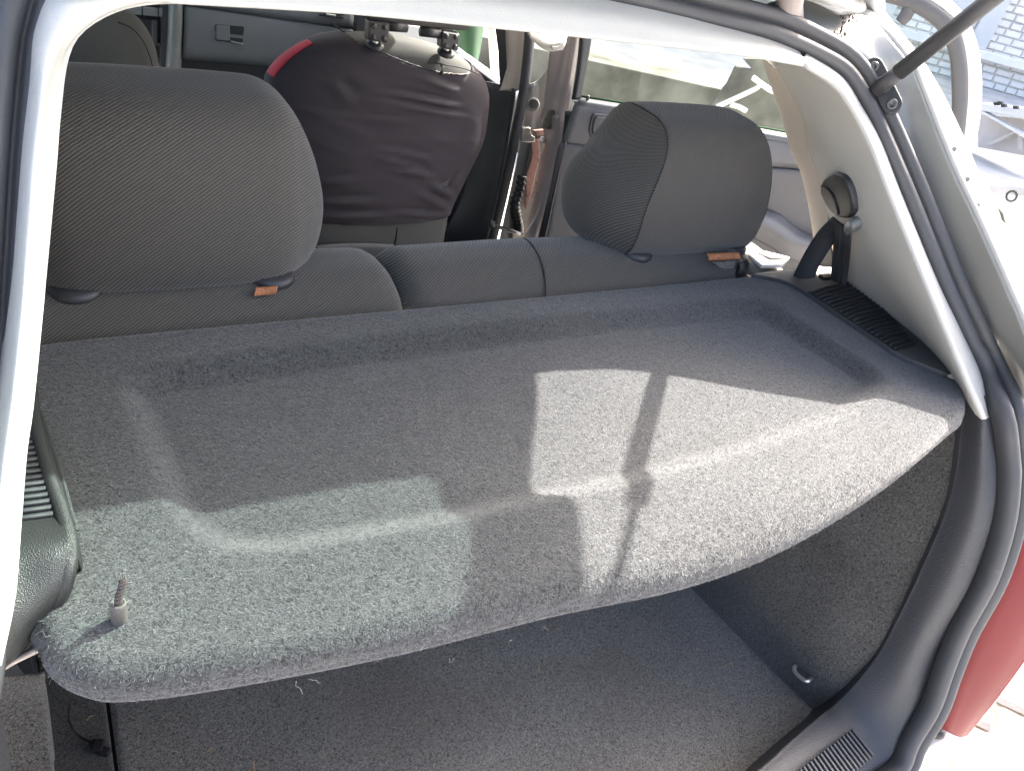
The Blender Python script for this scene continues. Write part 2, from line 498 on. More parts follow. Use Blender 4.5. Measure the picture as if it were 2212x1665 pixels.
# --- pale D-pillar trim
A_ = [(1738, 121), (1812, 170), (1853, 232), (1897, 308), (1939, 420), (2015, 605), (2059, 698), (2109, 807), (2138, 880), (2147, 904)]
B_ = [(1735, 136), (1802, 178), (1842, 236), (1880, 308), (1922, 420), (1998, 605), (2040, 698), (2085, 800), (2116, 868), (2130, 902)]
B2 = [(1732, 140), (1795, 190), (1830, 238), (1866, 312), (1905, 410), (1984, 606), (2022, 700), (2060, 795), (2092, 862), (2110, 896)]
C_ = [(1700, 112), (1740, 180), (1765, 236), (1788, 300), (1820, 390), (1868, 510), (1915, 605), (1965, 690), (2010, 760), (2050, 835)]
D_ = [(1660, 108), (1716, 210), (1738, 259), (1749, 321), (1770, 372), (1782, 425), (1789, 480), (1794, 540), (1802, 580), (1850, 607)]
def pil(s):
    n = len(A_)
    rowA = [PR(*q, dy=.012) for q in A_]
    rowA0 = [PR(*q, dy=.035) + np.array([.012, 0, 0]) for q in A_]
    rowB = [PR(*q, dy=.004) for q in B_]
    rowB2 = [PR(.6 * q[0] + .4 * q0[0], .6 * q[1] + .4 * q0[1], dy=.008) for q, q0 in zip(B2, B_)] or [PR(*q, dy=.010) for q in B2]
    rowD = [P(*q, X=.60 + .075 * max(0, (i - 5) / 4)) for i, q in enumerate(D_)]
    rowC = []
    for i, q in enumerate(C_):
        dist = .50 * np.linalg.norm(rowB2[i] - CAM) + .50 * np.linalg.norm(rowD[i] - CAM)
        d = P(*q, X=.6) - CAM
        rowC.append(CAM + d / np.linalg.norm(d) * dist)
    skin('pillar_trim', [rowA0, rowA, rowB, rowB2, rowC, rowD], M['trim_pale'], car, 60, 50, 0.003, 1.0 if s > 0 else 1.0, False, s < 0)
pil(1)
AL = [(149, -4), (122, 25), (104, 68), (91, 116), (83, 208), (68, 346), (55, 518), (44, 663), (22, 864), (14, 918), (0, 1027), (-20, 1200), (-38, 1420)]
BL = [(400, 6), (338, 7), (270, 17), (208, 44), (166, 79), (147, 120), (139, 158), (133, 208), (125, 291), (121, 346), (105, 518), (84, 736), (69, 881), (56, 972), (44, 1123), (31, 1282), (0, 1431)]
def pil_left():
    rA = cr([PR(*q, dy=-.022) for q in AL], 60)
    rB = cr([PR(*q, dy=.004) for q in BL], 60)
    rM = .5 * (rA + rB) + np.array([0, -.001, .001])
    rM2 = .12 * rA + .88 * rB + np.array([0, -.001, .001])
    rC = rB + np.array([-.012, .035, .004]); rD = rB + np.array([-.05, .13, .01]); rE = rB + np.array([-.12, .24, .02])
    rA0 = rA + np.array([-.006, .055, 0])
    skin('pillar_trim', [rA0, rA, rM, rM2, rB, rC, rD, rE], M['trim_pale'], car, 60, 50, .003, 1.0)
pil_left()

# the door-aperture edge strip in front of the right pillar trim
D2 = [(1655, 130), (1668, 170), (1700, 262), (1715, 321), (1738, 372), (1752, 425), (1762, 480), (1770, 540), (1775, 575)]
D3 = [(1688, 158), (1718, 215), (1738, 259), (1749, 321), (1772, 374), (1782, 425), (1790, 480), (1796, 540), (1804, 580)]
def cedge(s):
    skin('door_seal', [[P(*q, X=.607) for q in D3], [P(*q, X=.612) + np.array([0, .004, 0]) for q in D3],
                       [P(*q, X=.625) for q in D2], [P(*q, X=.65) + np.array([0, .01, 0]) for q in D2]],
         M['beige'], car, 40, 12, 0.003, 0, False, s < 0)
both(cedge)

# --- roof header trim and headliner
lipx = np.linspace(-.455, .455, 25)
def arch(x, k=1.0):
    return 1 - (x / .46) ** 2 * k
Lp = cr([PR(*q) for q in ((360, 4), (454, 10), (774, 31), (1150, 69), (1450, 102), (1600, 120), (1737, 143))], 40)
hx = np.linspace(-.44, .405, 40)
Up = np.array([[x, .37 + 1.1 * (.373 - .033 * (abs(x) / .40) ** 2.5) + .012, 1.273 - .033 * (abs(x) / .40) ** 2.5] for x in hx])
skin('header_trim', [Lp + np.array([0, .22, .075]), Lp + np.array([0, .10, .035]), Lp + np.array([0, .022, .006]), Lp, Lp * .8 + Up * .2 + np.array([0, -.005, .002]), .5 * (Lp + Up) + np.array([0, -.007, .004]), Up, Up + np.array([0, .03, .02])],
     M['trim_pale'], car, 70, 46, .002, 0)
skin('headliner', [[(x * 1.22, y, z + .012 * arch(x)) for x in lipx] for y, z in ((.88, 1.302), (1.2, 1.345), (1.7, 1.365), (2.2, 1.34), (2.55, 1.27))],
     M['headliner'], car, 40, 24, 0.006, 0)
skin('roof_panel', [[(x * 1.36, y - .03 * (abs(x) / .46) ** 3, z + .02 * arch(x, .9) - .05 * (abs(x) / .46) ** 8) for x in lipx]
                    for y, z in ((.86, 1.345), (.95, 1.385), (1.3, 1.415), (1.8, 1.425), (2.3, 1.385), (2.65, 1.30))],
     M['paint_out'], car, 50, 30, 0.004, 0)
# rear roof edge (gutter) above the weatherstrip
skin('roof_gutter', [[(x * 1.05, .81 - .03 * (abs(x) / .46) ** 4, 1.312 - .022 * (abs(x) / .46) ** 5) for x in lipx],
                     [(x * 1.18, .79, 1.318 - .018 * (abs(x) / .46) ** 4) for x in lipx],
                     [(x * 1.3, .86, 1.347 - .03 * (abs(x) / .46) ** 4) for x in lipx]], M['paint'], car, 40, 14, 0.003, 0)

# --- painted channel between weatherstrip and outer skin
O1 = [(1640, 14), (1736, 49), (1812, 86), (1867, 131), (1911, 208), (1950, 300), (2006, 448), (2084, 636), (2127, 729), (2184, 838), (2210, 930)]
R1 = [(1790, -30), (1835, 20), (1880, 40), (1925, 90), (1967, 143), (1985, 185), (2051, 350), (2105, 465), (2165, 600), (2215, 720), (2240, 830)]
R2 = [(1800, -40), (1850, 5), (1892, 34), (1937, 86), (1976, 140), (1996, 185), (2062, 350), (2116, 465), (2176, 600), (2226, 720), (2250, 830)]
E1 = [(1830, -60), (1872, 6), (1897, 25), (1950, 90), (1984, 135), (2030, 210), (2087, 330), (2141, 465), (2212, 625), (2245, 720), (2270, 830)]
def chan(s):
    n = len(O1)
    a = [PR(*q, dy=.022) for q in O1]
    b = [P(*q, X=(.50, .545, .577)[i] if i < 3 else .585 + .035 * i / n) for i, q in enumerate(R1)]
    b2 = [p + np.array([.012, -.012, .006]) for p in b]
    b3 = [P(*q, X=.60 + .035 * i / n) for i, q in enumerate(R2)]
    e = [P(*q, X=.632 + .025 * i / n) for i, q in enumerate(E1)]
    e2 = [p + np.array([.018, .012, .004]) for p in e]
    e3 = [p + np.array([.04, .10, .0]) for p in e]
    a0 = [p + np.array([-.012, .02, -.01]) for p in a]
    am = [.5 * (p + q) + np.array([.0, .003, 0]) for p, q in zip(a, b)]
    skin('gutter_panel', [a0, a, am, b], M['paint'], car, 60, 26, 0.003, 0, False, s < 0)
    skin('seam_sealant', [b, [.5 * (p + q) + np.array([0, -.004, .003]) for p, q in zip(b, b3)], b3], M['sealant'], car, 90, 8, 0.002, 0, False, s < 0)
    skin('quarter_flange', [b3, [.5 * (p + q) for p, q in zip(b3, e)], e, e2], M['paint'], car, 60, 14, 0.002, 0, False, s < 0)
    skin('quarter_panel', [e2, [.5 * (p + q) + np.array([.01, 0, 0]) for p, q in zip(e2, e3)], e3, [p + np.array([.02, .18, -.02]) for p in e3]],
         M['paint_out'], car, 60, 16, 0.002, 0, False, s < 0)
    if s > 0:
        for q in ((1999, 200), (2025, 258), (2060, 322), (2088, 387), (2110, 443)):
            w = P(*q, X=.628)
            lathe('spot_weld', [(.0036, -.001), (.0036, .0012), (.0026, .0018), (.0018, .0008), (.0003, .0006)], w + np.array([-.004, -.003, .001]), (-.75, -.55, .3), M['sealant'], car, 12)
both(chan)

# blistered paint in the upper right corner
def rust():
    from mathutils.bvhtree import BVHTree
    gp = bpy.data.objects['gutter_panel'].data
    bv = BVHTree.FromPolygons([v.co[:] for v in gp.vertices], [p_.vertices[:] for p_ in gp.polygons])
    V = []; F = []
    cpts = [(1838, 2), (1834, 18), (1828, 34), (1822, 50), (1818, 62), (1812, 75)]
    for k in range(85):
        q = random.choice(cpts); sp = 7
        c = P(q[0] + random.gauss(0, sp) + 2, q[1] + random.gauss(0, sp), X=.583)
        dv = Vector(c - CAM).normalized(); hh = bv.ray_cast(Vector(CAM), dv)
        if hh[0] is None:
            continue
        c = np.array(hh[0]) - np.array(dv) * .0025
        r = random.uniform(.0008, .0028)
        n0 = len(V)
        m = random.randint(5, 8)
        for i in range(m):
            th = 2 * math.pi * i / m; rr = r * random.uniform(.6, 1.3)
            V.append(c + np.array([-.004, -.004, .004]) + np.array([math.cos(th) * rr * .5, -math.cos(th) * rr * .3, math.sin(th) * rr]))
        V.append(c + np.array([-.006, -.005, .004]))
        F += [(n0 + i, n0 + (i + 1) % m, n0 + m) for i in range(m)]
    o = mesh('rust_blister', V, F, M['rust'], car, False)
    o['kind'] = 'stuff'
    o['label'] = 'flaking rust spots in the upper corner of the tailgate channel'
rust()

# tailgate hinge arm at the top
tube('hinge_arm', [P(1706, 46, Y=.80), P(1704, 10, Y=.79), P(1720, -60, Y=.76), P(1735, -120, Y=.70)], .018, M['paint_reflect_pink'], car, 18)
tube('hinge_arm', [P(1706, 46, Y=.80) * MIR, P(1704, 10, Y=.79) * MIR, P(1720, -60, Y=.76) * MIR, P(1735, -120, Y=.70) * MIR], .018, M['paint_reflect_pink'], car, 18)

# --- dark lower trim of the opening and the sill
TI = [P(2078, 845, X=.598), P(2092, 885, X=.592), P(2085, 920, X=.589), P(2060, 1080, X=.580), P(1990, 1250, X=.560), P(1920, 1390, X=.537), P(1880, 1452, X=.52),
      P(1825, 1515, X=.49), np.array([.437, .244, .395]), np.array([.35, .232, .392]), P(1650, 1665, Z=.39), np.array([.15, .212, .388]), np.array([0, .21, .388])]
WI = [P(2128, 855, X=.594), P(2142, 892, X=.594), P(2156, 955, X=.600), P(2162, 1090, X=.602), P(2112, 1263, X=.593), P(2052, 1369, X=.58), P(2014, 1445, X=.567),
      P(1985, 1535, X=.548), P(1945, 1605, X=.522), P(1908, 1664, X=.492), np.array([.42, .15, .352]), np.array([.25, .142, .345]), np.array([0, .14, .345])]
def low(s):
    ti = cr(TI, 40); wi = cr(WI, 40)
    inner = []; top = []; deep = []
    for i, (a, b) in enumerate(zip(ti, wi)):
        d = a - b; d[2] *= .3; d /= np.linalg.norm(d)
        w = np.clip((a[2] - .40) / .1, 0, 1)
        down = np.array([.02 * w, .012, -.02 - .02 * (1 - w)])
        inner.append(a + d * .006 + down * .35)
        deep.append(a + d * .004 + down * (2.2 if w > .3 else 2.6) + np.array([0, .02 * w, 0]))
        top.append(.55 * a + .45 * b + np.array([-.012 * w, -.012 * w, .010 * (1 - w)]))
    skin('opening_trim', [deep, inner, ti, top, wi, [b + np.array([.012, -.01, -.012]) for b in wi]], M['trim_dark'], car, 90, 40, 0.002, 0, True, s < 0)
both(low)
# scuff ribs moulded into the sill, right half then mirrored
def ribs():
    a0, a1 = P(1833, 1582, Z=.389), P(1880, 1640, Z=.381)
    b0, b1 = P(1725, 1664, Z=.396), P(1770, 1735, Z=.386)
    n = 17
    me = None
    for i in range(n):
        t = i / (n - 1)
        p, q = a0 * (1 - t) + b0 * t, a1 * (1 - t) + b1 * t
        p[2] = .396 + .0035; q[2] = .387 + .0035
        d = q - p
        side = np.array([1.0, .3, 0]) * .0021
        for s in (1, -1):
            frame_box('scuff_rib', mir((p + q) / 2, s), mir(d / 2, s), mir(side, s), (0, 0, .0032), M['trim_mid'], car, 0.0012)
ribs()

# --- side shelves with speaker grilles
def sidetop(s):
    z = .906
    inn = [P(*q, Z=z) for q in ((1630, 592), (1700, 607), (1760, 640), (1800, 668), (1900, 735), (1946, 766), (2000, 788), (2050, 808))]
    out = [P(*q, Z=z) for q in ((1760, 575), (1800, 582), (1850, 606), (1890, 640), (1962, 702), (2000, 745), (2030, 780), (2056, 806))]
    if s < 0:
        z = .926
        inn = [P(*q, Z=z) * MIR for q in ((58, 800), (64, 880), (72, 900), (92, 960), (115, 1035), (134, 1110), (146, 1150))]
        out = [np.array([.70, y, z]) for y in (.70, .64, .58, .53, .49, .46)]
    n = 40
    ci, co = cr(inn, n), cr(out, n)
    # plate with a recessed grille bed
    mid = []
    skin('side_shelf', [[p + np.array([-.006, 0, -.045]) for p in ci], [p + np.array([-.003, 0, -.004]) for p in ci], ci,
                        .5 * ci + .5 * co, co, [p + np.array([.02, 0, .004]) for p in co]],
         M['trim_mid'] if s > 0 else M['trim_grain'], car, 44, 24, 0.002, 0, False, s < 0)
    bed = [P(*q, Z=z + .0022) for q in ((1745, 631), (1852, 606), (1979, 746), (1934, 757))]
    i0, o0, o1, i1 = [mir(q, s) for q in bed]
    if s < 0:
        i0, i1 = P(58, 876, Z=z + .0022), P(127, 1117, Z=z + .0022)
        o0, o1 = np.array([-.67, i0[1] + .01, z + .0022]), np.array([-.67, i1[1] + .004, z + .0022])
    g = mesh('speaker_grille', [i0, o0, o1, i1], [(0, 1, 2, 3)] if s > 0 else [(3, 2, 1, 0)], M['black'], car, False, solid=.001)
    for i in range(20):
        t = (i + .35) / 19.7
        a = i0 * (1 - t) + i1 * t; b = o0 * (1 - t) + o1 * t
        a = a + (b - a) * .02; b = b + (a - b) * .02
        pts = []
        for u in np.linspace(0, 1, 7):
            p = a * (1 - u) + b * u
            p = p + np.array([0, .0025 * math.sin(math.pi * u), .0016])
            pts.append(p)
        sweep('slat', pts, [(-.0020, -.002), (.0020, -.002), (.0017, .0006), (.0007, .0018), (-.0007, .0018), (-.0017, .0006)], M['grille_dark'], g, side=(0, 1, 0) )
both(sidetop)
# left side trim bulge in front of the grille (grained, catching the sun)
lb = [[P(*q, Z=.928) for q in ((20, 1118), (40, 1122), (95, 1118), (135, 1110))],
      [P(*q, Z=.934) for q in ((10, 1200), (50, 1190), (110, 1180), (150, 1165))],
      [P(*q, Z=.925) for q in ((0, 1290), (50, 1260), (110, 1240), (148, 1222))],
      [P(*q, Z=.91) for q in ((-10, 1370), (40, 1340), (100, 1300), (135, 1275))],
      [P(*q, Z=.885) for q in ((-20, 1440), (20, 1415), (60, 1370), (105, 1335))],
      [P(*q, Z=.865) for q in ((-30, 1470), (10, 1436), (55, 1400), (98, 1350))]]
skin('side_trim', lb, M['trim_grain'], car, 30, 40, 0.003, 0)
rb = [P(*q, Z=.928) for q in ((60, 850), (68, 895), (86, 960), (111, 1045), (134, 1112), (148, 1165))] + [P(147, 1222, Z=.923), P(133, 1277, Z=.908), P(104, 1335, Z=.884), P(97, 1350, Z=.868)]
sweep('side_trim_edge', cr(rb, 44), [(-.006, -.03), (.006, -.03), (.006, .001), (.003, .005), (-.003, .005), (-.006, .001)], M['trim_grain'], car, side=(1, 0, 0))
tube('trim_edge', [P(-10, 1452, Z=.86), P(30, 1428, Z=.862), P(70, 1408, Z=.868), P(92, 1398, Z=.873)], .0022, M['beige'], car, 8)

# --- boot: carpeted side walls, back of the seats side, boot base
def wall(s):
    top = [(.600, .40, .868), (.605, .48, .868), (.600, .60, .868), (.58, .78, .868)]
    m1 = [(.592, .33, .76), (.575, .46, .76), (.56, .60, .76), (.55, .78, .76)]
    m2 = [(.575, .285, .62), (.535, .42, .64), (.51, .58, .64), (.50, .78, .64)]
    m3 = [(.545, .262, .49), (.500, .36, .50), (.475, .55, .50), (.47, .78, .50)]
    m4 = [(.525, .256, .41), (.488, .32, .40), (.462, .55, .40), (.455, .78, .40)]
    b = [(.502, .25, .334), (.488, .32, .332), (.452, .56, .331), (.44, .78, .331)]
    if s < 0:
        top, m1, m2, m3, m4, b = [[np.array(q) + np.array([k, 0, 0]) for q in r] for r, k in ((top, .05), (m1, .07), (m2, .12), (m3, .16), (m4, .165), (b, .165))]
    skin('boot_side_lining', [top, m1, m2, m3, m4, b], M['felt_wall'], car, 40, 50, 0.006, 0, True, s < 0)
both(wall)
box('boot_base', (-.62, .16, .30), (.62, .80, .322), M['black'], car, 0)
box('seat_side_blocker', (.50, .744, .34), (.68, .776, .886), M['trim_dark'], car, .004)  # boxes added at the seat ends to block a sun leak onto the floor
box('seat_side_blocker', (-.70, .744, .34), (-.60, .776, .886), M['trim_dark'], car, .004)
# lashing hook
hk = [P(1722, 1436, X=.486), P(1716, 1441, X=.472), P(1719, 1452, X=.467), P(1737, 1468, X=.464), P(1746, 1470, X=.467), P(1752, 1464, X=.484)]
tube('lashing_hook', cr(hk, 24), .0036, M['steel'], car, 12)

# --- tail lamp, bumper
lin = [P(*q, X=.632) for q in ((2215, 1040), (2205, 1120), (2172, 1240), (2112, 1370), (2068, 1470), (2034, 1570))]
lout = [P(*q, X=.715) for q in ((2310, 1180), (2290, 1250), (2262, 1335), (2212, 1420), (2150, 1505), (2083, 1588))]
def lamp(s):
    a, b = cr(lin, 24), cr(lout, 24)
    rows = [a + np.array([-.012, .04, 0]), a, .75 * a + .25 * b + np.array([0, -.008, 0]), .4 * a + .6 * b + np.array([0, -.008, 0]), b]
    L = skin('tail_lamp', rows, M['red_lens'], car, 40, 20, 0.004, 0, True, s < 0)
    skin('lens_edge', [b + np.array([0, -.001, 0]), b + np.array([.012, .004, 0]), b + np.array([.03, .05, 0]), b + np.array([.035, .16, 0])], M['red_edge'], L, 40, 14, 0.003, 0, True, s < 0)
both(lamp)
skin('bumper', [[(x, .155 + .05 * (abs(x) / .8) ** 3, .335) for x in np.linspace(-.8, .8, 15)],
                [(x, .10 + .08 * (abs(x) / .8) ** 3, .328) for x in np.linspace(-.8, .8, 15)],
                [(x, .06 + .10 * (abs(x) / .8) ** 3, .30) for x in np.linspace(-.81, .81, 15)],
                [(x, .05 + .10 * (abs(x) / .8) ** 3, .20) for x in np.linspace(-.82, .82, 15)],
                [(x, .12 + .10 * (abs(x) / .8) ** 3, .15) for x in np.linspace(-.80, .80, 15)]], M['paint_out'], car, 50, 24, 0.004, 0)
def corner(s):
    p0 = [(.60, .20, .345), (.68, .24, .345), (.76, .34, .345), (.80, .6, .345)]
    p1 = [(.62, .23, .44), (.69, .28, .44), (.765, .40, .44), (.80, .62, .44)]
    p2 = [(.66, .30, .64), (.71, .34, .66), (.765, .46, .68), (.79, .64, .68)]
    p3 = [(.68, .40, .85), (.72, .46, .86), (.76, .58, .87), (.77, .74, .88)]
    skin('rear_wing', [[np.array(p) + np.array([.02, .12, 0]) for p in r] for r in (p0, p1, p2, p3)], M['paint_out'], car, 24, 24, 0.003, 0, True, s < 0)
both(corner)
lathe('bumper_plug', [(.0, .0), (.009, .001), (.010, .004), (.006, .008), (.001, .009)], P(2026, 1582, X=.60), (-.4, -.8, .3), M['black'], car, 16)

# --- gas strut with its mount on the right channel
mp = P(1898, 196, X=.548)
mdir = P(1926, 222, X=.556) - P(1886, 142, X=.548)
def mount():
    nrm = np.array([-.80, -.52, .2]); nrm /= np.linalg.norm(nrm)
    a, b = P(1887, 146, X=.530), P(1927, 226, X=.538)
    u = (b - a); Lm = np.linalg.norm(u); u /= Lm
    v = np.cross(nrm, u)
    r = .0135; poly = []
    for th in np.linspace(math.pi / 2, 3 * math.pi / 2, 9):
        poly.append(a + (u * math.cos(th) + v * math.sin(th)) * r)
    for th in np.linspace(-math.pi / 2, math.pi / 2, 9):
        poly.append(b + (u * math.cos(th) + v * math.sin(th)) * r)
    st = thing('gas_strut', 'black gas strut bolted by its plate to the silver tailgate channel', 'gas strut')
    prism('mount_plate', np.array(poly) + nrm * .004, nrm, .022, M['belt_plastic'], st, .002)
    for c in (a, b):
        sc_ = lathe('screw', [(.0075, 0), (.0075, .0022), (.006, .003), (.0035, .003), (.0032, .0012), (.0002, .0012)], c + nrm * .004, nrm, M['screw'], st, 16)
    m0 = (a + b) / 2 + nrm * .006
    lathe('ball_socket', [(.0, -.004), (.011, -.002), (.012, .008), (.010, .014), (.001, .016)], m0, nrm, M['belt_plastic'], st, 18)
    base = m0 + nrm * .010
    far = P(2150, -8, X=base[0] - .004)
    d = far - base; d /= np.linalg.norm(d)
    tube('strut_end', [base - d * .012, base + d * .03], .0105, M['belt_plastic'], st, 16)
    # body (thick) then piston rod (thin) up to the tailgate
    tube('strut_body', [base + d * .026, base + d * .235], .0112, M['belt_plastic'], st, 20)
    tube('collar', [base + d * .233, base + d * .243], .0118, M['belt_plastic'], st, 20)
    tube('piston_rod', [base + d * .24, base + d * .45], .005, M['steel'], st, 14)
    return base, d
strut_base, strut_dir = mount()
# ------------------------------------------------------------------ open tailgate (raised over the boot, out of frame, shading it)
GA = math.radians(42)
def G(x, u, off=0.0):
    return np.array([x, .80 - u * math.cos(GA) - off * math.sin(GA), 1.31 + u * math.sin(GA) - off * math.cos(GA)])
def tailgate():
    # half outline of the outer edge, from the hinge to the lower end, and the window opening
    outer = [(.0, .0), (.30, .0), (.44, .006), (.464, .05), (.472, .10), (.478, .20), (.490, .232), (.518, .262), (.534, .34), (.555, .44), (.60, .60), (.585, .82), (.53, .98), (.30, 1.03), (0, 1.04)]
    win = [(.0, .150), (.15, .156), (.28, .160), (.36, .170), (.392, .195), (.412, .245), (.428, .29), (.435, .36), (.46, .50), (.465, .56), (.44, .60), (.36, .615), (.18, .62), (0, .622)]
    n = 90
    o = cr([(x, u, 0) for x, u in outer], n); w = cr([(x, u, 0) for x, u in win], n)
    loopo = np.vstack([o, (o[1:-1] * np.array([-1, 1, 1]))[::-1]])
    loopw = np.vstack([w, (w[1:-1] * np.array([-1, 1, 1]))[::-1]])
    V = []; m = len(loopo)
    for lp, off in ((loopw, .0), (loopo * .35 + loopw * .65, .018), (loopo * .75 + loopw * .25, .016), (loopo, .0), (loopo, -.02), (loopo * .5 + loopw * .5, -.035), (loopw, -.02), (loopw, 0)):
        V += [G(p[0], p[1], off) for p in lp]
    F = gridf(8, m, True)
    tg = mesh('tailgate', V, F, M['paint_out'], car, True)
    Vg = [G(p[0], p[1], -.012) for p in loopw]
    mesh('rear_window', Vg, [tuple(range(m))], M['glass_green'], tg, False, label='green tinted rear window of the raised tailgate')
tailgate()

# ------------------------------------------------------------------ parcel shelf
def inpoly_dist(pts, poly):
    """distance from pts (n,2) to the closed polyline poly."""
    a = poly; b = np.roll(poly, -1, 0)
    d = b - a; L2 = (d ** 2).sum(1)
    out = np.full(len(pts), 9.9)
    for k in range(0, len(pts), 4000):
        p = pts[k:k + 4000]
        t = ((p[:, None] - a) * d).sum(2) / L2
        t = np.clip(t, 0, 1)
        q = a + d * t[..., None]
        out[k:k + 4000] = np.sqrt(((p[:, None] - q) ** 2).sum(2)).min(1)
    return out
SZ = .9
right = [(0, .749), (.25, .749), (.46, .749), (.515, .745), (.545, .727), (.556, .69), (.557, .62), (.556, .545), (.566, .50), (.592, .465), (.607, .44), (.609, .415)]
front = [P(*q, Z=.879)[:2] for q in ((2076, 910), (2040, 945), (1900, 1060), (1700, 1180), (1490, 1262), (1200, 1325), (850, 1412), (480, 1482), (260, 1508), (180, 1496), (130, 1472), (98, 1438), (90, 1405))]
leftp = [(-.548, .402), (-.556, .43), (-.575, .47), (-.60, .52), (-.60, .62), (-.59, .70), (-.56, .735), (-.50, .749), (-.25, .749)]
outl = np.array([(q[0], q[1], 0) for q in right] + [(q[0], q[1], 0) for q in front] + [(q[0], q[1], 0) for q in leftp] + [(0, .749, 0)])
outl = cr(outl, 341)[:-1, :2]
def sstep(a, b, x):
    t = np.clip((x - a) / (b - a), 0, 1)
    return t * t * (3 - 2 * t)
RECT = np.array([(-.452, .655), (-.445, .56), (-.438, .49), (-.425, .455), (-.40, .432), (-.35, .42), (-.20, .408), (0, .403), (.20, .408), (.34, .422), (.44, .447),
                 (.47, .475), (.468, .52), (.455, .60), (.445, .65), (.42, .672), (.30, .680), (0, .684), (-.30, .682), (-.42, .677)])
rc = cr([(x, y, 0) for x, y in np.vstack([RECT, RECT[:1]])], 160)[:-1, :2]
def inside(pts, poly):
    x, y = pts[:, 0], pts[:, 1]
    r = np.zeros(len(pts), bool)
    n = len(poly)
    for i in range(n):
        a, b = poly[i], poly[(i + 1) % n]
        c = ((a[1] > y) != (b[1] > y)) & (x < (b[0] - a[0]) * (y - a[1]) / (b[1] - a[1] + 1e-12) + a[0])
        r ^= c
    return r
def shelf_z(pts):
    d = inpoly_dist(pts, outl)
    # edge rounding: generous at the front lip, small at the back
    fr = sstep(.52, .40, pts[:, 1])
    rad = .010 + .009 * fr
    t = np.clip(d / rad, 0, 1)
    z = SZ - rad * (1 - np.sqrt(np.clip(1 - (1 - t) ** 2, 0, 1)))
    dr = inpoly_dist(pts, rc) * np.where(inside(pts, rc), 1, -1)
    dr = dr / (1 + .25 * sstep(.48, .43, pts[:, 1]))
    z -= .0185 * sstep(-.014, .020, dr)
    # a slight raised bead round the recess and gentle waviness of the board
    z += .0006 * np.exp(-((dr + .024) / .016) ** 2)
    z += .0012 * np.sin(pts[:, 0] * 9 + 1) * np.sin(pts[:, 1] * 13)
    # sag towards the front left corner where the felt is worn
    return z, rad
ring = 84
core = np.stack([np.clip(outl[:, 0] * .70, -.40, .40), np.full(len(outl), .53)], 1)
ts = 1 - (1 - np.linspace(0, 1, ring)) ** 1.9
P2 = np.concatenate([core * (1 - t) + outl * t for t in ts])
zz, rad = shelf_z(P2)
top = np.column_stack([P2, zz])
m = len(outl)
rad_o = rad[-m:]
extra = []
nrm2 = np.roll(outl, -1, 0) - np.roll(outl, 1, 0)
nrm2 = np.stack([-nrm2[:, 1], nrm2[:, 0]], 1); nrm2 /= np.linalg.norm(nrm2, axis=1)[:, None]
cc = outl.mean(0)
sgn = np.sign((nrm2 * (outl - cc)).sum(1)); nrm2 *= sgn[:, None]
frm = sstep(.52, .40, outl[:, 1])
for k, (o, h) in enumerate(((0.001, .003), (.0005, .007), (-.002, .011), (-.006, .014), (-.014, .015), (-.05, .014))):
    hh = h * (.62 + .13 * frm)
    q = outl + nrm2 * o
    extra.append(np.column_stack([q, top[-m:, 2] - hh]))
SV = np.vstack([top] + extra)
SF = gridf(ring + len(extra), m, True)
# triangulated arrays for the fibre scatter
shelf = thing('parcel_shelf', 'dark grey felt parcel shelf with a shallow recessed middle, half in the sun', 'parcel shelf')
def orient_up(V, F):
    a = V[F[m * 10][0]], V[F[m * 10][1]], V[F[m * 10][2]]
    return [f[::-1] for f in F] if np.cross(a[1] - a[0], a[2] - a[1])[2] < 0 else F
SF = orient_up(SV, SF)
mesh('board', SV, SF, M['felt_shelf'], shelf, True)

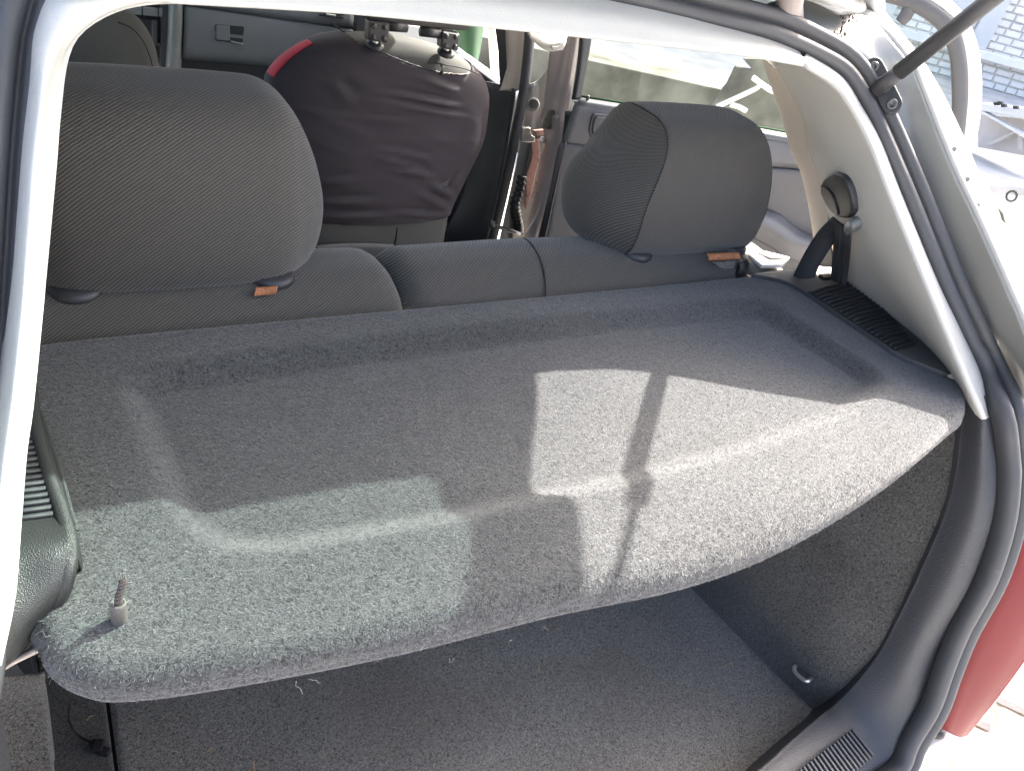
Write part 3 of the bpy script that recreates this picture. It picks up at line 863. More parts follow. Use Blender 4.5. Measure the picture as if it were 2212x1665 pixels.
def fibres(name, V, F, n, length, width, mat, parent, lift=(.1, .7), dens=None, seed=1, curl=1.0, clump=.0024):
    """Loose curled fibres standing on a surface, joined as one pile."""
    r = np.random.default_rng(seed)
    V = np.asarray(V); F = np.asarray(F)
    A, B, C_, D_ = V[F[:, 0]], V[F[:, 1]], V[F[:, 2]], V[F[:, 3]]
    nr = np.cross(C_ - A, D_ - B); ar = np.linalg.norm(nr, axis=1) / 2
    nr = nr / (2 * ar[:, None] + 1e-12)
    w = ar.copy()
    if dens is not None:
        w = w * dens((A + C_) / 2, nr)
    pick = r.choice(len(F), n, p=w / w.sum())
    u, v = r.random(n)[:, None], r.random(n)[:, None]
    p = (A[pick] * (1 - u) + B[pick] * u) * (1 - v) + (D_[pick] * (1 - u) + C_[pick] * u) * v
    N = nr[pick]
    T = np.cross(N, r.normal(size=(n, 3))); T /= np.linalg.norm(T, axis=1)[:, None]
    S = np.cross(N, T)
    L = (length * r.uniform(.5, 1.35, n))[:, None]
    up = r.uniform(lift[0], lift[1], n)[:, None]
    d1 = T * (1 - up) + N * up
    d2 = d1 + S * r.normal(0, .7 * curl, n)[:, None] + N * r.normal(-.15, .35, n)[:, None]
    d3 = d2 + S * r.normal(0, .7 * curl, n)[:, None] - N * r.uniform(0, .6, n)[:, None]
    for d in (d1, d2, d3):
        d /= np.linalg.norm(d, axis=1)[:, None]
    k0 = p - N * .0006
    k1 = k0 + d1 * L * .36; k2 = k1 + d2 * L * .34; k3 = k2 + d3 * L * .30
    wv = np.cross(d1, N + S * .6); wv /= np.linalg.norm(wv, axis=1)[:, None] + 1e-9
    wv = wv * width
    rows = [k0 - wv, k0 + wv, k1 - wv, k1 + wv, k2 - wv * .8, k2 + wv * .8, k3]
    VV = np.stack(rows, 1).reshape(-1, 3)
    b = (np.arange(n) * 7)[:, None]
    quads = np.concatenate([b + np.array([[0, 1, 3, 2]]), b + np.array([[2, 3, 5, 4]])], 0)
    tris = b + np.array([[4, 5, 6]])
    me = bpy.data.meshes.new(name)
    nl = quads.size + tris.size
    me.vertices.add(len(VV)); me.vertices.foreach_set('co', VV.ravel().astype(np.float32))
    me.loops.add(nl); me.loops.foreach_set('vertex_index', np.concatenate([quads.ravel(), tris.ravel()]).astype(np.int32))
    npoly = len(quads) + len(tris)
    me.polygons.add(npoly)
    st = np.concatenate([np.arange(len(quads)) * 4, quads.size + np.arange(len(tris)) * 3])
    me.polygons.foreach_set('loop_start', st.astype(np.int32))
    cell = np.floor(p / clump + .5).astype(np.int64)
    hsh = ((cell[:, 0] * 73856093) ^ (cell[:, 1] * 19349663) ^ (cell[:, 2] * 83492791)) % 10007
    lut = np.random.default_rng(seed + 50).beta(.9, 1.5, 10007)
    tn = np.repeat(np.clip(.45 * r.beta(1.1, 2.0, n) + .55 * lut[hsh], 0, 1), 7)
    at = me.attributes.new('tone', 'FLOAT', 'POINT'); at.data.foreach_set('value', tn.astype(np.float32))
    me.update(calc_edges=True); me.validate()
    me.materials.append(mat)
    o = bpy.data.objects.new(name, me)
    o['kind'] = 'stuff'
    return link(o, parent)

def shelf_d(c, nr):
    return (nr[:, 2] > -.35) * (1 + 1.1 * sstep(.34, .30, c[:, 1])) * np.where((c[:, 0] > -.442) & (c[:, 0] < -.335) & (c[:, 1] < .333), .18, 1)
fibres('carpet_pile', SV, SF, 250000, .0043, .00018, M['fibre_shelf'], shelf, (.05, .45), shelf_d, 3)
def corner_d(c, nr):
    return (nr[:, 2] > -.5) * np.exp(-(((c[:, 0] + .538) / .016) ** 2 + ((c[:, 1] - .375) / .022) ** 2)) + 1e-9
fibres('worn_fringe', SV, SF, 200, .006, .00014, M['fibre_pale'], shelf, (.1, .6), corner_d, 5)

# long loose hairs caught on the front lip
def hairs():
    r = random.Random(5); V = []; F = []
    spots = [(1215, 1270), (1228, 1290), (1180, 1350), (665, 1467), (640, 1470), (1450, 1215), (1560, 1200), (1100, 1385), (1640, 1060), (980, 1420), (1420, 1255), (300, 1480), (1750, 1130), (870, 1400)]
    for q in spots:
        c = P(q[0], q[1], Z=.885)
        a = r.uniform(0, 6.28); pts = []
        p = c.copy(); d = np.array([math.cos(a), math.sin(a) * .4 - .4, -.5])
        for k in range(9):
            pts.append(p.copy()); d = d + np.array([r.gauss(0, .8), r.gauss(0, .5), r.gauss(-.05, .6)]); d /= np.linalg.norm(d)
            p = p + d * r.uniform(.0008, .0024)
        pts = cr(pts, 24); n0 = len(V)
        for k, p in enumerate(pts):
            V += [p + np.array([0, 0, .00012]), p + np.array([.0001, -.00005, -.00005]), p + np.array([-.0001, -.00005, -.00005])]
        for k in range(23):
            for j in range(3):
                F.append((n0 + k * 3 + j, n0 + k * 3 + (j + 1) % 3, n0 + k * 3 + 3 + (j + 1) % 3, n0 + k * 3 + 3 + j))
    o = mesh('loose_hair', V, F, M['lint'], shelf); o['kind'] = 'stuff'
hairs()

# patch of flattened felt under the front lip and a label ghost on the right corner
# cord stub with its collar standing on the left front corner
b0 = P(258, 1338, Z=.9)
pinp = thing('cord_stub', 'frayed cord end in a grey collar standing on the parcel shelf corner', 'cord end')
lathe('collar', [(.0052, -.006), (.0054, .0), (.0054, .0172), (.0050, .0186), (.0034, .0186), (.0032, .014), (.0003, .013)], b0, (.04, .02, 1), M['collar'], pinp, 22)
bp_ = [b0 + np.array([.0006, 0, .013]), b0 + np.array([.001, 0, .019]), b0 + np.array([.0022, .0005, .026]), b0 + np.array([.0046, .001, .033]), b0 + np.array([.0058, .001, .040])]
pth = cr(bp_, 40)
br = tube('braid', pth, .0019, M['braid'], pinp, 10)
for st in range(4):
    q = []
    for i, p in enumerate(cr(bp_, 60)):
        th = i * .42 + st * math.pi / 2
        q.append(p + np.array([math.cos(th), math.sin(th) * .8, .1 * math.sin(th)]) * .0021)
    tube('strand', q, .0008, M['braid'] if st % 2 else M['collar'], br, 5)
for st in range(9):
    e = bp_[-1] + np.array([random.gauss(0, .0012), random.gauss(0, .0012), 0])
    tube('frayed_end', [e - np.array([0, 0, .003]), e + np.array([random.gauss(0, .001), random.gauss(0, .001), .002]), e + np.array([random.gauss(.001, .002), random.gauss(0, .0015), .004])], .0003, M['collar'], br, 4)

# dangling cord with its clip under the left front corner
cord = thing('shelf_cord', 'thin black cord with a small clip lying on the boot floor below the shelf corner', 'cord')
cz = .334
cp = [P(155, 1480, Z=.60), P(148, 1530, Z=.45), P(150, 1556, Z=.36), P(168, 1585, Z=cz + .003), P(192, 1600, Z=cz + .003), P(206, 1606, Z=cz + .004)]
tube('cord', cr(cp, 50), .0013, M['black'], cord, 8)
c0 = P(212, 1610, Z=cz + .007)
cl_ = frame_box('clip', c0, (.007, -.003, 0), (.003, .008, 0), (0, 0, .004), M['black'], cord, .003)
frame_box('tab', P(226, 1622, Z=cz + .006), (.006, -.004, 0), (.003, .0045, 0), (0, 0, .004), M['black'], cl_, .002)

# ------------------------------------------------------------------ boot floor
fl = thing('boot_floor', 'charcoal needle-felt boot floor board under the parcel shelf', 'boot floor')
fz = .333
def floor_board():
    fx0 = -.521
    poly = [(fx0, .80), (.432, .80), (.452, .56), (.488, .325), (.503, .26), (.48, .247), (.30, .226), (0, .218), (-.30, .226), (-.47, .244), (-.525, .262)]
    V = []; F = []
    nx, ny = 90, 40
    for j in range(ny + 1):
        t = j / ny
        for i in range(nx + 1):
            s_ = i / nx
            xr = np.interp(t, [0, .4, .86, 1], [.432, .452, .49, .503])
            x = fx0 * (1 - s_) + xr * s_
            yf = .218 + .045 * (abs(x) / .5) ** 2.4
            y = .80 * (1 - t) + yf * t
            V.append((x, y, fz + .0012 * math.sin(x * 11) * math.sin(y * 9)))
    for j in range(ny):
        for i in range(nx):
            a = j * (nx + 1) + i
            F.append((a, a + nx + 1, a + nx + 2, a + 1))
    mesh('board', V, F, M['felt_floor'], fl, True, solid=.012, off=-1)
    def dd(c, nr):
        return np.where(c[:, 1] < .56, 1, .05)
    fibres('carpet_pile', V, F, 120000, .0036, .00016, M['fibre_floor'], fl, (.02, .3), dd, 11)
floor_board()
# left strip of floor beside the board's slit
def left_strip():
    V = []; F = []
    for j in range(20):
        for i in range(12):
            t = j / 19; s_ = i / 11
            V.append((-.60 + (.0745) * s_, .80 - .54 * t, .332 + .0 * s_))
    F = [(j * 12 + i, (j + 1) * 12 + i, (j + 1) * 12 + i + 1, j * 12 + i + 1) for j in range(19) for i in range(11)]
    mesh('floor_lining', V, F, M['felt_wall'], car, True, solid=.006, off=-1)
    ex = [P(88, 1455, Z=.52), P(94, 1520, Z=.46), P(102, 1600, Z=.42), P(110, 1690, Z=.40)]
    rows = [[p + np.array([-.10, 0, .05]) for p in ex], [p + np.array([-.03, 0, .012]) for p in ex], [p + np.array([-.006, 0, .002]) for p in ex], ex, [p + np.array([.001, .004, -.02]) for p in ex], [np.array([p[0] - .01, p[1], .33]) for p in ex]]
    skin('corner_lining', rows, M['felt_floor'], car, 24, 24, .004, 0, True)
left_strip()
lathe('floor_plug', [(.0, .0045), (.006, .005), (.0125, .004), (.0135, .002), (.0135, -.002)], P(1950, 1581, Z=fz + .001), (0, 0, 1), M['black'], fl, 28)
# bits of straw
def straw():
    r = random.Random(3); V = []; F = []
    for q in ((150, 1478), (735, 1497), (455, 1620), (550, 1655), (380, 1625), (1165, 1445), (1320, 1308), (195, 1550), (1850, 1335), (1560, 1440), (1580, 1435), (1205, 1360), (900, 1560), (700, 1620)):
        c = P(q[0], q[1], Z=fz + .004); a = r.uniform(0, 6.28); L = r.uniform(.002, .0055); n0 = len(V)
        d = np.array([math.cos(a), math.sin(a), .1]) * L; s_ = np.array([-math.sin(a), math.cos(a), 0]) * r.uniform(.0004, .0008)
        k = np.array([0, 0, .0016]) + s_ * 2
        V += [c - d - s_, c - d + s_, c + k - s_, c + k + s_, c + d - s_, c + d + s_]
        F += [(n0, n0 + 1, n0 + 3, n0 + 2), (n0 + 2, n0 + 3, n0 + 5, n0 + 4)]
    o = mesh('straw_bits', V, F, M['straw'], None, False, solid=.0004)
    tag(o, 'tiny bits of dry straw scattered over the boot carpet', 'straw'); o['kind'] = 'stuff'
straw()
# ------------------------------------------------------------------ rear seat backs
def seat_back(name, label, x0, x1, mirror_end, seams=()):
    t = thing(name, label, 'rear seat')
    prof = [(.790, .36), (.770, .60), (.758, .80), (.754, .868), (.756, .888), (.764, .902), (.782, .914), (.81, .9215), (.84, .9215), (.87, .917), (.90, .905), (.925, .88), (.94, .84), (.955, .74), (.97, .55), (.985, .38)]
    prof = crp([(0, y, z) for y, z in prof], 60)
    cy, cz = .86, .66
    xs = list(x0 + (np.array([0, .0015, .005, .011, .020, .034]))) + list(np.linspace(x0 + .06, x1 - .06, 30)) + list(x1 - np.array([.034, .020, .011, .005, .0015, 0]))
    V = []
    for x in xs:
        e = min(x - x0, x1 - x)
        k = math.sqrt(max(0, 1 - (1 - min(e / .034, 1)) ** 2))
        ins = (1 - k) * .030
        for p in prof:
            d = np.array([p[1] - cy, p[2] - cz]); L = np.linalg.norm(d); d /= L
            q = np.array([p[1], p[2]]) - d * ins * (1.0 if p[2] > .8 else .4)
            # gentle upholstery swell
            sw = .0025 * math.sin(x * 17) * math.sin(q[1] * 30)
            V.append((x, q[0] + sw, q[1]))
    n = len(prof)
    F = gridf(len(xs), n, True)
    F.append(tuple(range(n))[::-1]); F.append(tuple((len(xs) - 1) * n + j for j in range(n)))
    F = [f[::-1] for f in F]
    mesh('backrest', V, F, M['cloth'], t, True)
    for sx in seams:
        tube('seam', [np.array([sx + (p[1] - .80) * .25, p[1], p[2]]) + np.array([0, -.0004, .0006]) for p in prof[12:44]], .0011, M['thread'], t, 6)
    return t
seatL = seat_back('rear_seat', 'dark ribbed cloth rear seat back under the larger head restraint beside the white pillar', -.63, -.121, False)
seatR = seat_back('rear_seat', 'wider dark ribbed cloth rear seat back with a stitched seam, beside the seat belt', -.117, .508, True, (.098,))

def headrest(t, xc, s):
    # sections across the width: offset, rear y, front y, z centre, half height, exponent
    secs = [(-.1845, .893, .897, .972, .004, 2.0), (-.183, .876, .917, .974, .022, 2.1), (-.178, .860, .932, .976, .042, 2.2), (-.168, .840, .943, .980, .062, 2.3), (-.152, .816, .950, .988, .076, 2.4),
            (-.140, .801, .953, .999, .0915, 2.7), (-.132, .7905, .954, 1.006, .1010, 2.9)]
    mid = [(-.1285, .7862, .954, 1.009, .1045, 3.2), (-.124, .7848, .954, 1.0095, .106, 3.3), (-.09, .7805, .955, 1.0105, .1065, 3.3), (-.045, .7775, .956, 1.011, .107, 3.3), (0, .7765, .956, 1.011, .107, 3.3)]
    if xc < 0:      # the larger one is rounder towards the middle of the car
        secs = secs[:3] + [(-.168, .840, .943, .984, .068, 2.35), (-.152, .818, .950, .996, .0895, 2.6), (-.138, .8035, .953, 1.004, .1000, 2.8), (-.128, .7945, .954, 1.008, .1045, 3.0)]
        mid = [(-.118, .7885, .954, 1.0105, .107, 3.2), (-.104, .7835, .954, 1.012, .109, 3.3), (-.08, .7800, .955, 1.0125, .1098, 3.3), (-.045, .7775, .956, 1.013, .110, 3.3), (0, .7765, .956, 1.013, .110, 3.3)]
    A1 = list(crp(np.array(secs), 26)); B1 = list(crp(np.array(mid), 22))
    half_ = A1 + B1
    full = half_ + [np.r_[-q[0], q[1:]] for q in half_[-2::-1]]
    n = 84; V = []
    for off, y0, y1, zc, hh, e in full:
        yc, hd = (y0 + y1) / 2, (y1 - y0) / 2
        for i in range(n):
            th = 2 * math.pi * i / n
            c, sn = math.cos(th), math.sin(th)
            y = hd * math.copysign(abs(c) ** (2 / e), c)
            z = hh * math.copysign(abs(sn) ** (2 / e), sn)
            zz = zc + z
            tt = min(max((zz - .985) / .15, 0), 1); tt = tt * tt * (3 - 2 * tt)
            V.append((xc + off * (1 - (.24 if xc > 0 else .035) * tt), yc + y + (zz - .92) * .10 + .006 * math.cos((zz - 1.01) * 12) * (-1 if y < 0 else 1) * .3, zz))
    m_ = len(full)
    F = gridf(m_, n, True)
    F.append(tuple(range(n))[::-1]); F.append(tuple((m_ - 1) * n + j for j in range(n)))
    h = mesh('head_restraint', V, F, M['cloth'], t, True)
    me = h.data
    me.materials.append(M['cloth_side'])
    kc = len(A1)
    for f in me.polygons:
        if len(f.vertices) == 4 and xc > 0:
            r_ = f.vertices[0] // n
            if r_ < kc or r_ >= m_ - 1 - kc:
                f.material_index = 1
    bm = bmesh.new(); bm.from_mesh(me); bmesh.ops.recalc_face_normals(bm, faces=bm.faces); bm.to_mesh(me); bm.free()
    for k in ((kc, m_ - 1 - kc) if xc > 0 else ()):
        pts = []
        for i in range(18, 68):
            p = np.array(V[k * n + i]); c = np.array([p[0], .87, 1.01])
            pts.append(p + (p - c) / np.linalg.norm(p - c) * .0002)
        tube('seam', cr(pts, 90), .0009, M['thread'], h, 6)
    for gx in (-.103, .103):
        x = xc + gx
        tube('post', [(x, .845, .88), (x, .855, .98)], .006, M['steel'], h, 12)
    return h
hl = headrest(seatL, -.382, -1)
hr = headrest(seatR, .382, 1)
def guide(t, x):
    lathe('post_guide', [(.0, .0105), (.012, .0105), (.0225, .0095), (.0265, .006), (.0275, .001), (.024, -.006)], (x, .812, .9185), (0, -.10, 1), M['belt_plastic'], t, 30)
for x in (-.485, -.279):
    guide(seatL, x)
for x in (.279, .485):
    guide(seatR, x)
# right outer bolster of the seat with its release bezel, sunlight put into their colours
V = []
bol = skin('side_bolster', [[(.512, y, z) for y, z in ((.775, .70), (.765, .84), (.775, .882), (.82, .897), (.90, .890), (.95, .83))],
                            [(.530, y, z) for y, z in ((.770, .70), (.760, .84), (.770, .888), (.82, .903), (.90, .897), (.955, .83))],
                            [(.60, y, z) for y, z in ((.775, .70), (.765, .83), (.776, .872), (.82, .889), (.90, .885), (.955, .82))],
                            [(.655, y, z) for y, z in ((.785, .70), (.775, .80), (.79, .845), (.83, .86), (.90, .855), (.955, .80))]], M['cloth_sunlit'], seatR, 40, 24, .003, 0)
bz = .905
q4 = [P(*q, Z=bz) for q in ((1628, 543), (1650, 541), (1707, 555), (1690, 573), (1646, 573), (1617, 549))]
prism('release_bezel', q4, (0, 0, 1), .006, M['bezel_sunlit'], seatR, .0015)
q5 = [P(*q, Z=bz + .0016) for q in ((1632, 545), (1668, 544), (1696, 556), (1668, 562), (1650, 560))]
prism('release_slot', [P(*q, Z=bz + .0016) for q in ((1638, 546), (1673, 546), (1697, 558), (1665, 559))], (0, 0, 1), .003, M['black'], seatR, 0)
# orange corrugated strips tucked by the head restraint posts
def orange(name, label, pts, mat=M['orange'], amp=.0012):
    a, b = np.array(pts[0]), np.array(pts[1]); w = np.array(pts[2])
    V = []; F = []; n = 36
    for i in range(n + 1):
        t = i / n
        p = a * (1 - t) + b * t + np.array([0, -1, .6]) * amp * math.sin(t * 60)
        V += [p, p + w * .5 + np.array([0, -.001, .001]), p + w]
    for i in range(n):
        for k in range(2):
            F.append((i * 3 + k, i * 3 + 3 + k, i * 3 + 4 + k, i * 3 + 1 + k))
    o = mesh(name, V, F, mat, None, True, solid=.0012)
    return tag(o, label, 'cloth strip', 'orange strips at the rear head restraints')
o1 = P(1524, 553, Y=.770); o2 = P(1592, 550, Y=.770)
orange('orange_strip', 'ribbed orange strip tucked under the smaller head restraint near the seat belt', [o1 + np.array([0, 0, .004]), o2 + np.array([0, 0, .004]), np.array([.004, -.006, -.009])])
o1 = P(553, 622, Y=.785); o2 = P(598, 618, Y=.785)
orange('orange_strip', 'short frayed orange strip on the post guide under the larger head restraint', [o1, o2, np.array([-.004, -.008, -.006])], amp=.0006)
o1 = P(1258, 516, Y=.90); o2 = P(1282, 512, Y=.90)
orange('orange_strip', 'sliver of orange strip behind the smaller head restraint on the seat top', [o1, o2, np.array([0, 0, -.010])], amp=.0005)
# grey felt tongue and black loop below the orange strip
tongue = prism('felt_tongue', [P(*q, Y=.768) for q in ((1540, 566), (1590, 563), (1586, 576), (1576, 586), (1556, 578))], (0, -1, .3), .003, M['felt_floor'], seatR, 0)
sweep('pull_loop', cr([P(1602, 566, Y=.766), P(1606, 575, Y=.760), P(1602, 588, Y=.758), P(1598, 596, Y=.76)], 14), [(-.004, -.009), (.004, -.009), (.004, .009), (-.004, .009)], M['black'], seatR, side=(0, 1, 0))

# ------------------------------------------------------------------ seat belt on the right pillar
belt = thing('seat_belt', 'black rear seat belt running from its guide on the pale pillar down behind the seat', 'seat belt')
bx = .548
from mathutils.bvhtree import BVHTree
_pt = bpy.data.objects['pillar_trim'].data
_bv = BVHTree.FromPolygons([v.co[:] for v in _pt.vertices], [q.vertices[:] for q in _pt.polygons])
def bp3(px, py, dx=0.0):
    """a point lying just proud of the pale pillar trim"""
    q = P(px, py, X=.6)
    dv = Vector(q - CAM).normalized()
    hit = _bv.ray_cast(Vector(CAM), dv)
    base = np.array(hit[0]) if hit[0] is not None else P(px, py, X=.60)
    return base - np.array(dv) * (.016 - dx)
gl = [bp3(*q) for q in ((1806, 372), (1826, 380), (1840, 402), (1848, 432), (1848, 458), (1836, 470), (1815, 466), (1797, 452), (1782, 428), (1779, 412), (1786, 388))]
def flat(pts, lift):
    q = np.array(pts); c = q.mean(0); nv = np.linalg.svd(q - c)[2][2]
    nv = nv if nv @ (CAM - c) > 0 else -nv
    return q - np.outer((q - c) @ nv, nv) + nv * lift, nv
gl, gn = flat(gl, .006)
prism('belt_guide', cr(np.vstack([gl, gl[:1]]), 40)[:-1], gn, .022, M['belt_plastic'], belt, .005, True)
cap = [bp3(*q, -.006) for q in ((1845, 470), (1853, 478), (1855, 490), (1848, 500), (1835, 504), (1818, 498), (1828, 492), (1836, 487), (1836, 478))]
cap, cn = flat(cap, .010)
prism('guide_lip', cr(np.vstack([cap, cap[:1]]), 40)[:-1], cn, .016, M['belt_grey'], belt, .002, True)
# strap to the buckle side
c1 = [bp3(1800, 468, -.008), P(1768, 500, X=.575), P(1742, 540, X=.57), P(1722, 578, X=.562), P(1712, 600, X=.558)]
c2 = [bp3(1834, 492, -.010), P(1812, 512, X=.582), P(1788, 545, X=.582), P(1768, 578, X=.578), P(1760, 600, X=.575)]
skin('strap', [c1, [.5 * (a + b) + np.array([-.003, -.004, 0]) for a, b in zip(c1, c2)], c2], M['webbing'], belt, 40, 10, .0016, 0)
v1 = [bp3(1806, 486, -.002), bp3(1804, 530, 0), bp3(1798, 575, 0), bp3(1794, 612, 0)]
v2 = [bp3(1842, 500, .002), bp3(1840, 540, .004), bp3(1834, 580, .004), bp3(1830, 618, .004)]
v1 = [P(1804, 480, X=.560), P(1802, 520, X=.570), P(1798, 560, X=.59), P(1795, 602, X=.60)]
v2 = [P(1840, 486, X=.556), P(1838, 530, X=.572), P(1834, 575, X=.60), P(1828, 618, X=.606)]
dn = skin('retractor_strap', [v1, [.5 * (a + b) + np.array([-.002, -.003, 0]) for a, b in zip(v1, v2)], v2], M['webbing'], belt, 30, 8, .002, 0)
for f in (.3, .62):
    mid = [a * (1 - f) + b * f for a, b in zip(v1, v2)]
    tube('strap_rib', [p + np.array([-.003, -.004, 0]) for p in mid], .0016, M['webbing'], dn, 6)
arc = [bp3(*q) for q in ((1787, 398), (1799, 406), (1809, 420), (1815, 438), (1821, 460))]
arc = [q - gn * ((q - gl.mean(0)) @ gn) + gn * .0012 for q in arc]
tube('guide_groove', cr(arc, 24), .0018, M['black'], belt, 6)
tab = frame_box('belt_slot', P(1790, 598, Z=.912), (.020, 0, 0), (0, .006, 0), (0, 0, .003), M['black'], car, .001)
# ------------------------------------------------------------------ front seats
def seat_shell(rows, ny=60):
    """rows: (z, xc, half width, y back, depth)."""
    arr = crp(np.array(rows), ny)
    n = 64; V = []
    for z, xc, hw, yb, dp in arr:
        for i in range(n):
            th = 2 * math.pi * i / n
            c, s = math.cos(th), math.sin(th)
            e = 3.2
            x = hw * math.copysign(abs(c) ** (2 / e), c)
            y = dp * math.copysign(abs(s) ** (2 / 2.6), s)
            V.append((xc + x, yb + dp + y, z))
    F = gridf(ny, n, True)
    F.append(tuple(range(n))[::-1]); F.append(tuple((ny - 1) * n + j for j in range(n)))
    return V, F, n
fs = thing('front_seat', 'front passenger seat with a grey cloth back under a dark stretch cover', 'car seat')
xc = .238
rows = [(.30, .27, .225, 1.79, .07), (.40, .27, .228, 1.785, .075), (.50, .275, .226, 1.78, .08), (.60, .28, .255, 1.78, .085), (.70, .28, .290, 1.785, .085), (.79, .277, .294, 1.79, .085),
        (.83, .275, .289, 1.795, .082), (.87, .276, .262, 1.80, .078), (.905, .274, .215, 1.808, .07), (.925, .270, .170, 1.815, .06), (.938, .266, .115, 1.825, .046), (.945, .262, .06, 1.835, .034), (.947, .26, .02, 1.85, .02)]
V, F, n = seat_shell(rows, 70)
mesh('backrest', V, F, M['cloth_front'], fs, True)
box('seat_cushion', (xc - .24, 1.85, .28), (xc + .25, 2.30, .40), M['cloth_front'], fs, .05)
tube('seam', cr([P(858, 492, Y=1.782), P(856, 515, Y=1.782), P(848, 540, Y=1.784)], 12), .002, M['thread'], fs, 6)
skin('pocket_panel', [[P(*q, Y=1.776) for q in ((680, 530), (740, 526), (800, 525), (850, 528))], [P(*q, Y=1.770) for q in ((680, 545), (740, 541), (800, 540), (858, 543))],
                      [P(*q, Y=1.776) for q in ((680, 590), (740, 590), (800, 590), (858, 590))]], M['trim_mid'], fs, 24, 14, .004, 0)
# the slip-on cover: offset skin of the shell with a cut-out at the top and a hem below
def cover():
    cv = thing('seat_cover', 'dark plum stretch cover pulled over the front passenger seat back, torn edge and red shoulder', 'seat cover')
    arr = np.array(V).reshape(-1, n, 3)
    c = np.array([xc, 1.87, .7])
    rr = []
    # row indices within hem..top
    zs = arr[:, 0, 2]
    keep = [i for i in range(len(zs)) if zs[i] > .488]
    G_ = arr[keep]
    # dense resample in z
    G_ = np.stack([crp(G_[:, j], 150) for j in range(n)], 1)
    cen = np.stack([G_.mean(1)] * n, 1)
    d = G_ - cen; d[..., 2] = 0.0
    L = np.linalg.norm(d, axis=2, keepdims=True); d = d / np.maximum(L, 1e-6)
    up = np.clip((G_[..., 2:3] - .91) / .04, 0, 1)
    G_ = G_ + d * .004 * (1 - .5 * up) + np.array([0, 0, 1.0]) * .004 * up
    # upsample around
    m2 = 2
    H = np.zeros((G_.shape[0], n * 2, 3)); H[:, 0::2] = G_; H[:, 1::2] = .5 * (G_ + np.roll(G_, -1, 1))
    G_ = H; nn = n * 2
    # drawn folds: (px, py) image of fold start and end on the back, depth
    folds = [((830, 200), (1000, 235), .0045, 5), ((840, 222), (1010, 258), .004, 5), ((800, 255), (860, 262), .003, 4), ((815, 330), (920, 372), .0065, 5), ((820, 318), (930, 345), .005, 5), ((850, 362), (935, 380), .006, 4),
             ((700, 400), (760, 385), .003, 6), ((930, 395), (985, 430), .005, 6), ((900, 415), (975, 455), .004, 6), ((910, 170), (1000, 205), .004, 6), ((700, 440), (800, 430), .004, 6), ((850, 455), (960, 470), .0045, 5),
             ((690, 468), (830, 462), .0045, 5), ((880, 478), (965, 482), .004, 5), ((960, 420), (1000, 380), .004, 7), ((720, 180), (760, 230), .003, 9)]
    A3 = [(P(*a, Y=1.785), P(*b, Y=1.785), dep, w) for a, b, dep, w in folds]
    pts = G_.reshape(-1, 3)
    back = pts[:, 1] < 1.86
    off = np.zeros(len(pts))
    for a, b, dep, w in A3:
        a2, b2 = a[[0, 2]], b[[0, 2]]
        dd = b2 - a2; L2 = dd @ dd
        q = pts[:, [0, 2]] - a2
        t = np.clip(q @ dd / L2, 0, 1)
        prp = (q @ np.array([-dd[1], dd[0]])) / math.sqrt(L2)
        # sagging fold with a sharp upper side
        along = np.sin(math.pi * t) ** .7
        ww = .0075 * w / 5
        off += 1.5 * dep * along * (np.exp(-(prp / ww) ** 2) - .8 * np.exp(-((prp - 1.7 * ww) / (ww * .9)) ** 2)) * ((q @ dd > 0) & (q @ dd < L2))
    r = np.random.default_rng(4)
    for k in range(46):
        cx, cz = r.uniform(.03, .46), r.uniform(.49, .94); ang = r.normal(-.22, .22); ln = r.uniform(.04, .13); ww = r.uniform(.004, .010); dep = r.uniform(.0004, .0013)
        q = pts[:, [0, 2]] - np.array([cx, cz]); u = q[:, 0] * math.cos(ang) + q[:, 1] * math.sin(ang); v = -q[:, 0] * math.sin(ang) + q[:, 1] * math.cos(ang)
        off += dep * np.exp(-(u / ln) ** 2 - (v / ww) ** 2)
    pts[:, 1] -= np.where(back, off, 0)
    # cut-out at the top: below a sloping line seen from behind
    cpt = np.array([P(*q, Y=1.80) for q in ((735, 70), (753, 82), (791, 107), (832, 118), (873, 134), (914, 148), (955, 159), (996, 164), (1029, 164), (1042, 150))])
    cut = lambda x: np.interp(x, np.r_[-.3, cpt[:, 0], .7], np.r_[1.0, cpt[:, 2], .95])
    F2 = []; red = []
    for i in range(G_.shape[0] - 1):
        for j in range(nn):
            ids = (i * nn + j, i * nn + (j + 1) % nn, (i + 1) * nn + (j + 1) % nn, (i + 1) * nn + j)
            cc = pts[list(ids)].mean(0)
            if cc[2] > cut(cc[0]) and cc[1] < 1.925 and cc[0] > .10:
                continue
            F2.append(ids)
    o = mesh('cover_body', pts, F2, M['cover'], cv, True, solid=.0016, off=1.0)
    # hem and cut edge
    hem = [pts[j] + np.array([0, -.001, 0]) for j in range(nn) if pts[j][1] < 1.93 and pts[j][0] < .46]
    hem = sorted(hem, key=lambda p: p[0])
    tube('hem', cr(hem, 60), .0026, M['thread'], cv, 6)
    edge = []
    for x in np.linspace(.13, .50, 40):
        z = cut(x)
        cand = pts[(np.abs(pts[:, 0] - x) < .012) & (pts[:, 1] < 1.90)]
        k = np.argmin(np.abs(cand[:, 2] - z))
        edge.append(np.array([x, cand[k][1] - .0015, z]))
    edge = np.array(edge); edge[:, 1] = np.convolve(np.pad(edge[:, 1], 2, 'edge'), np.ones(5) / 5, 'valid')
    tube('cut_edge', cr(edge, 120), .0018, M['thread'], cv, 6)
    fr = np.array([e for e in edge if e[0] > .37])
    for k in range(90):
        e = fr[random.randrange(len(fr))] + np.array([random.uniform(-.005, .005), -.001, 0])
        pass
    tube('frayed_edge', cr(fr + np.array([0, -.002, .001]), 60) + np.random.default_rng(2).normal(0, .0009, (60, 3)), .0016, M['thread_pale'], cv, 5)
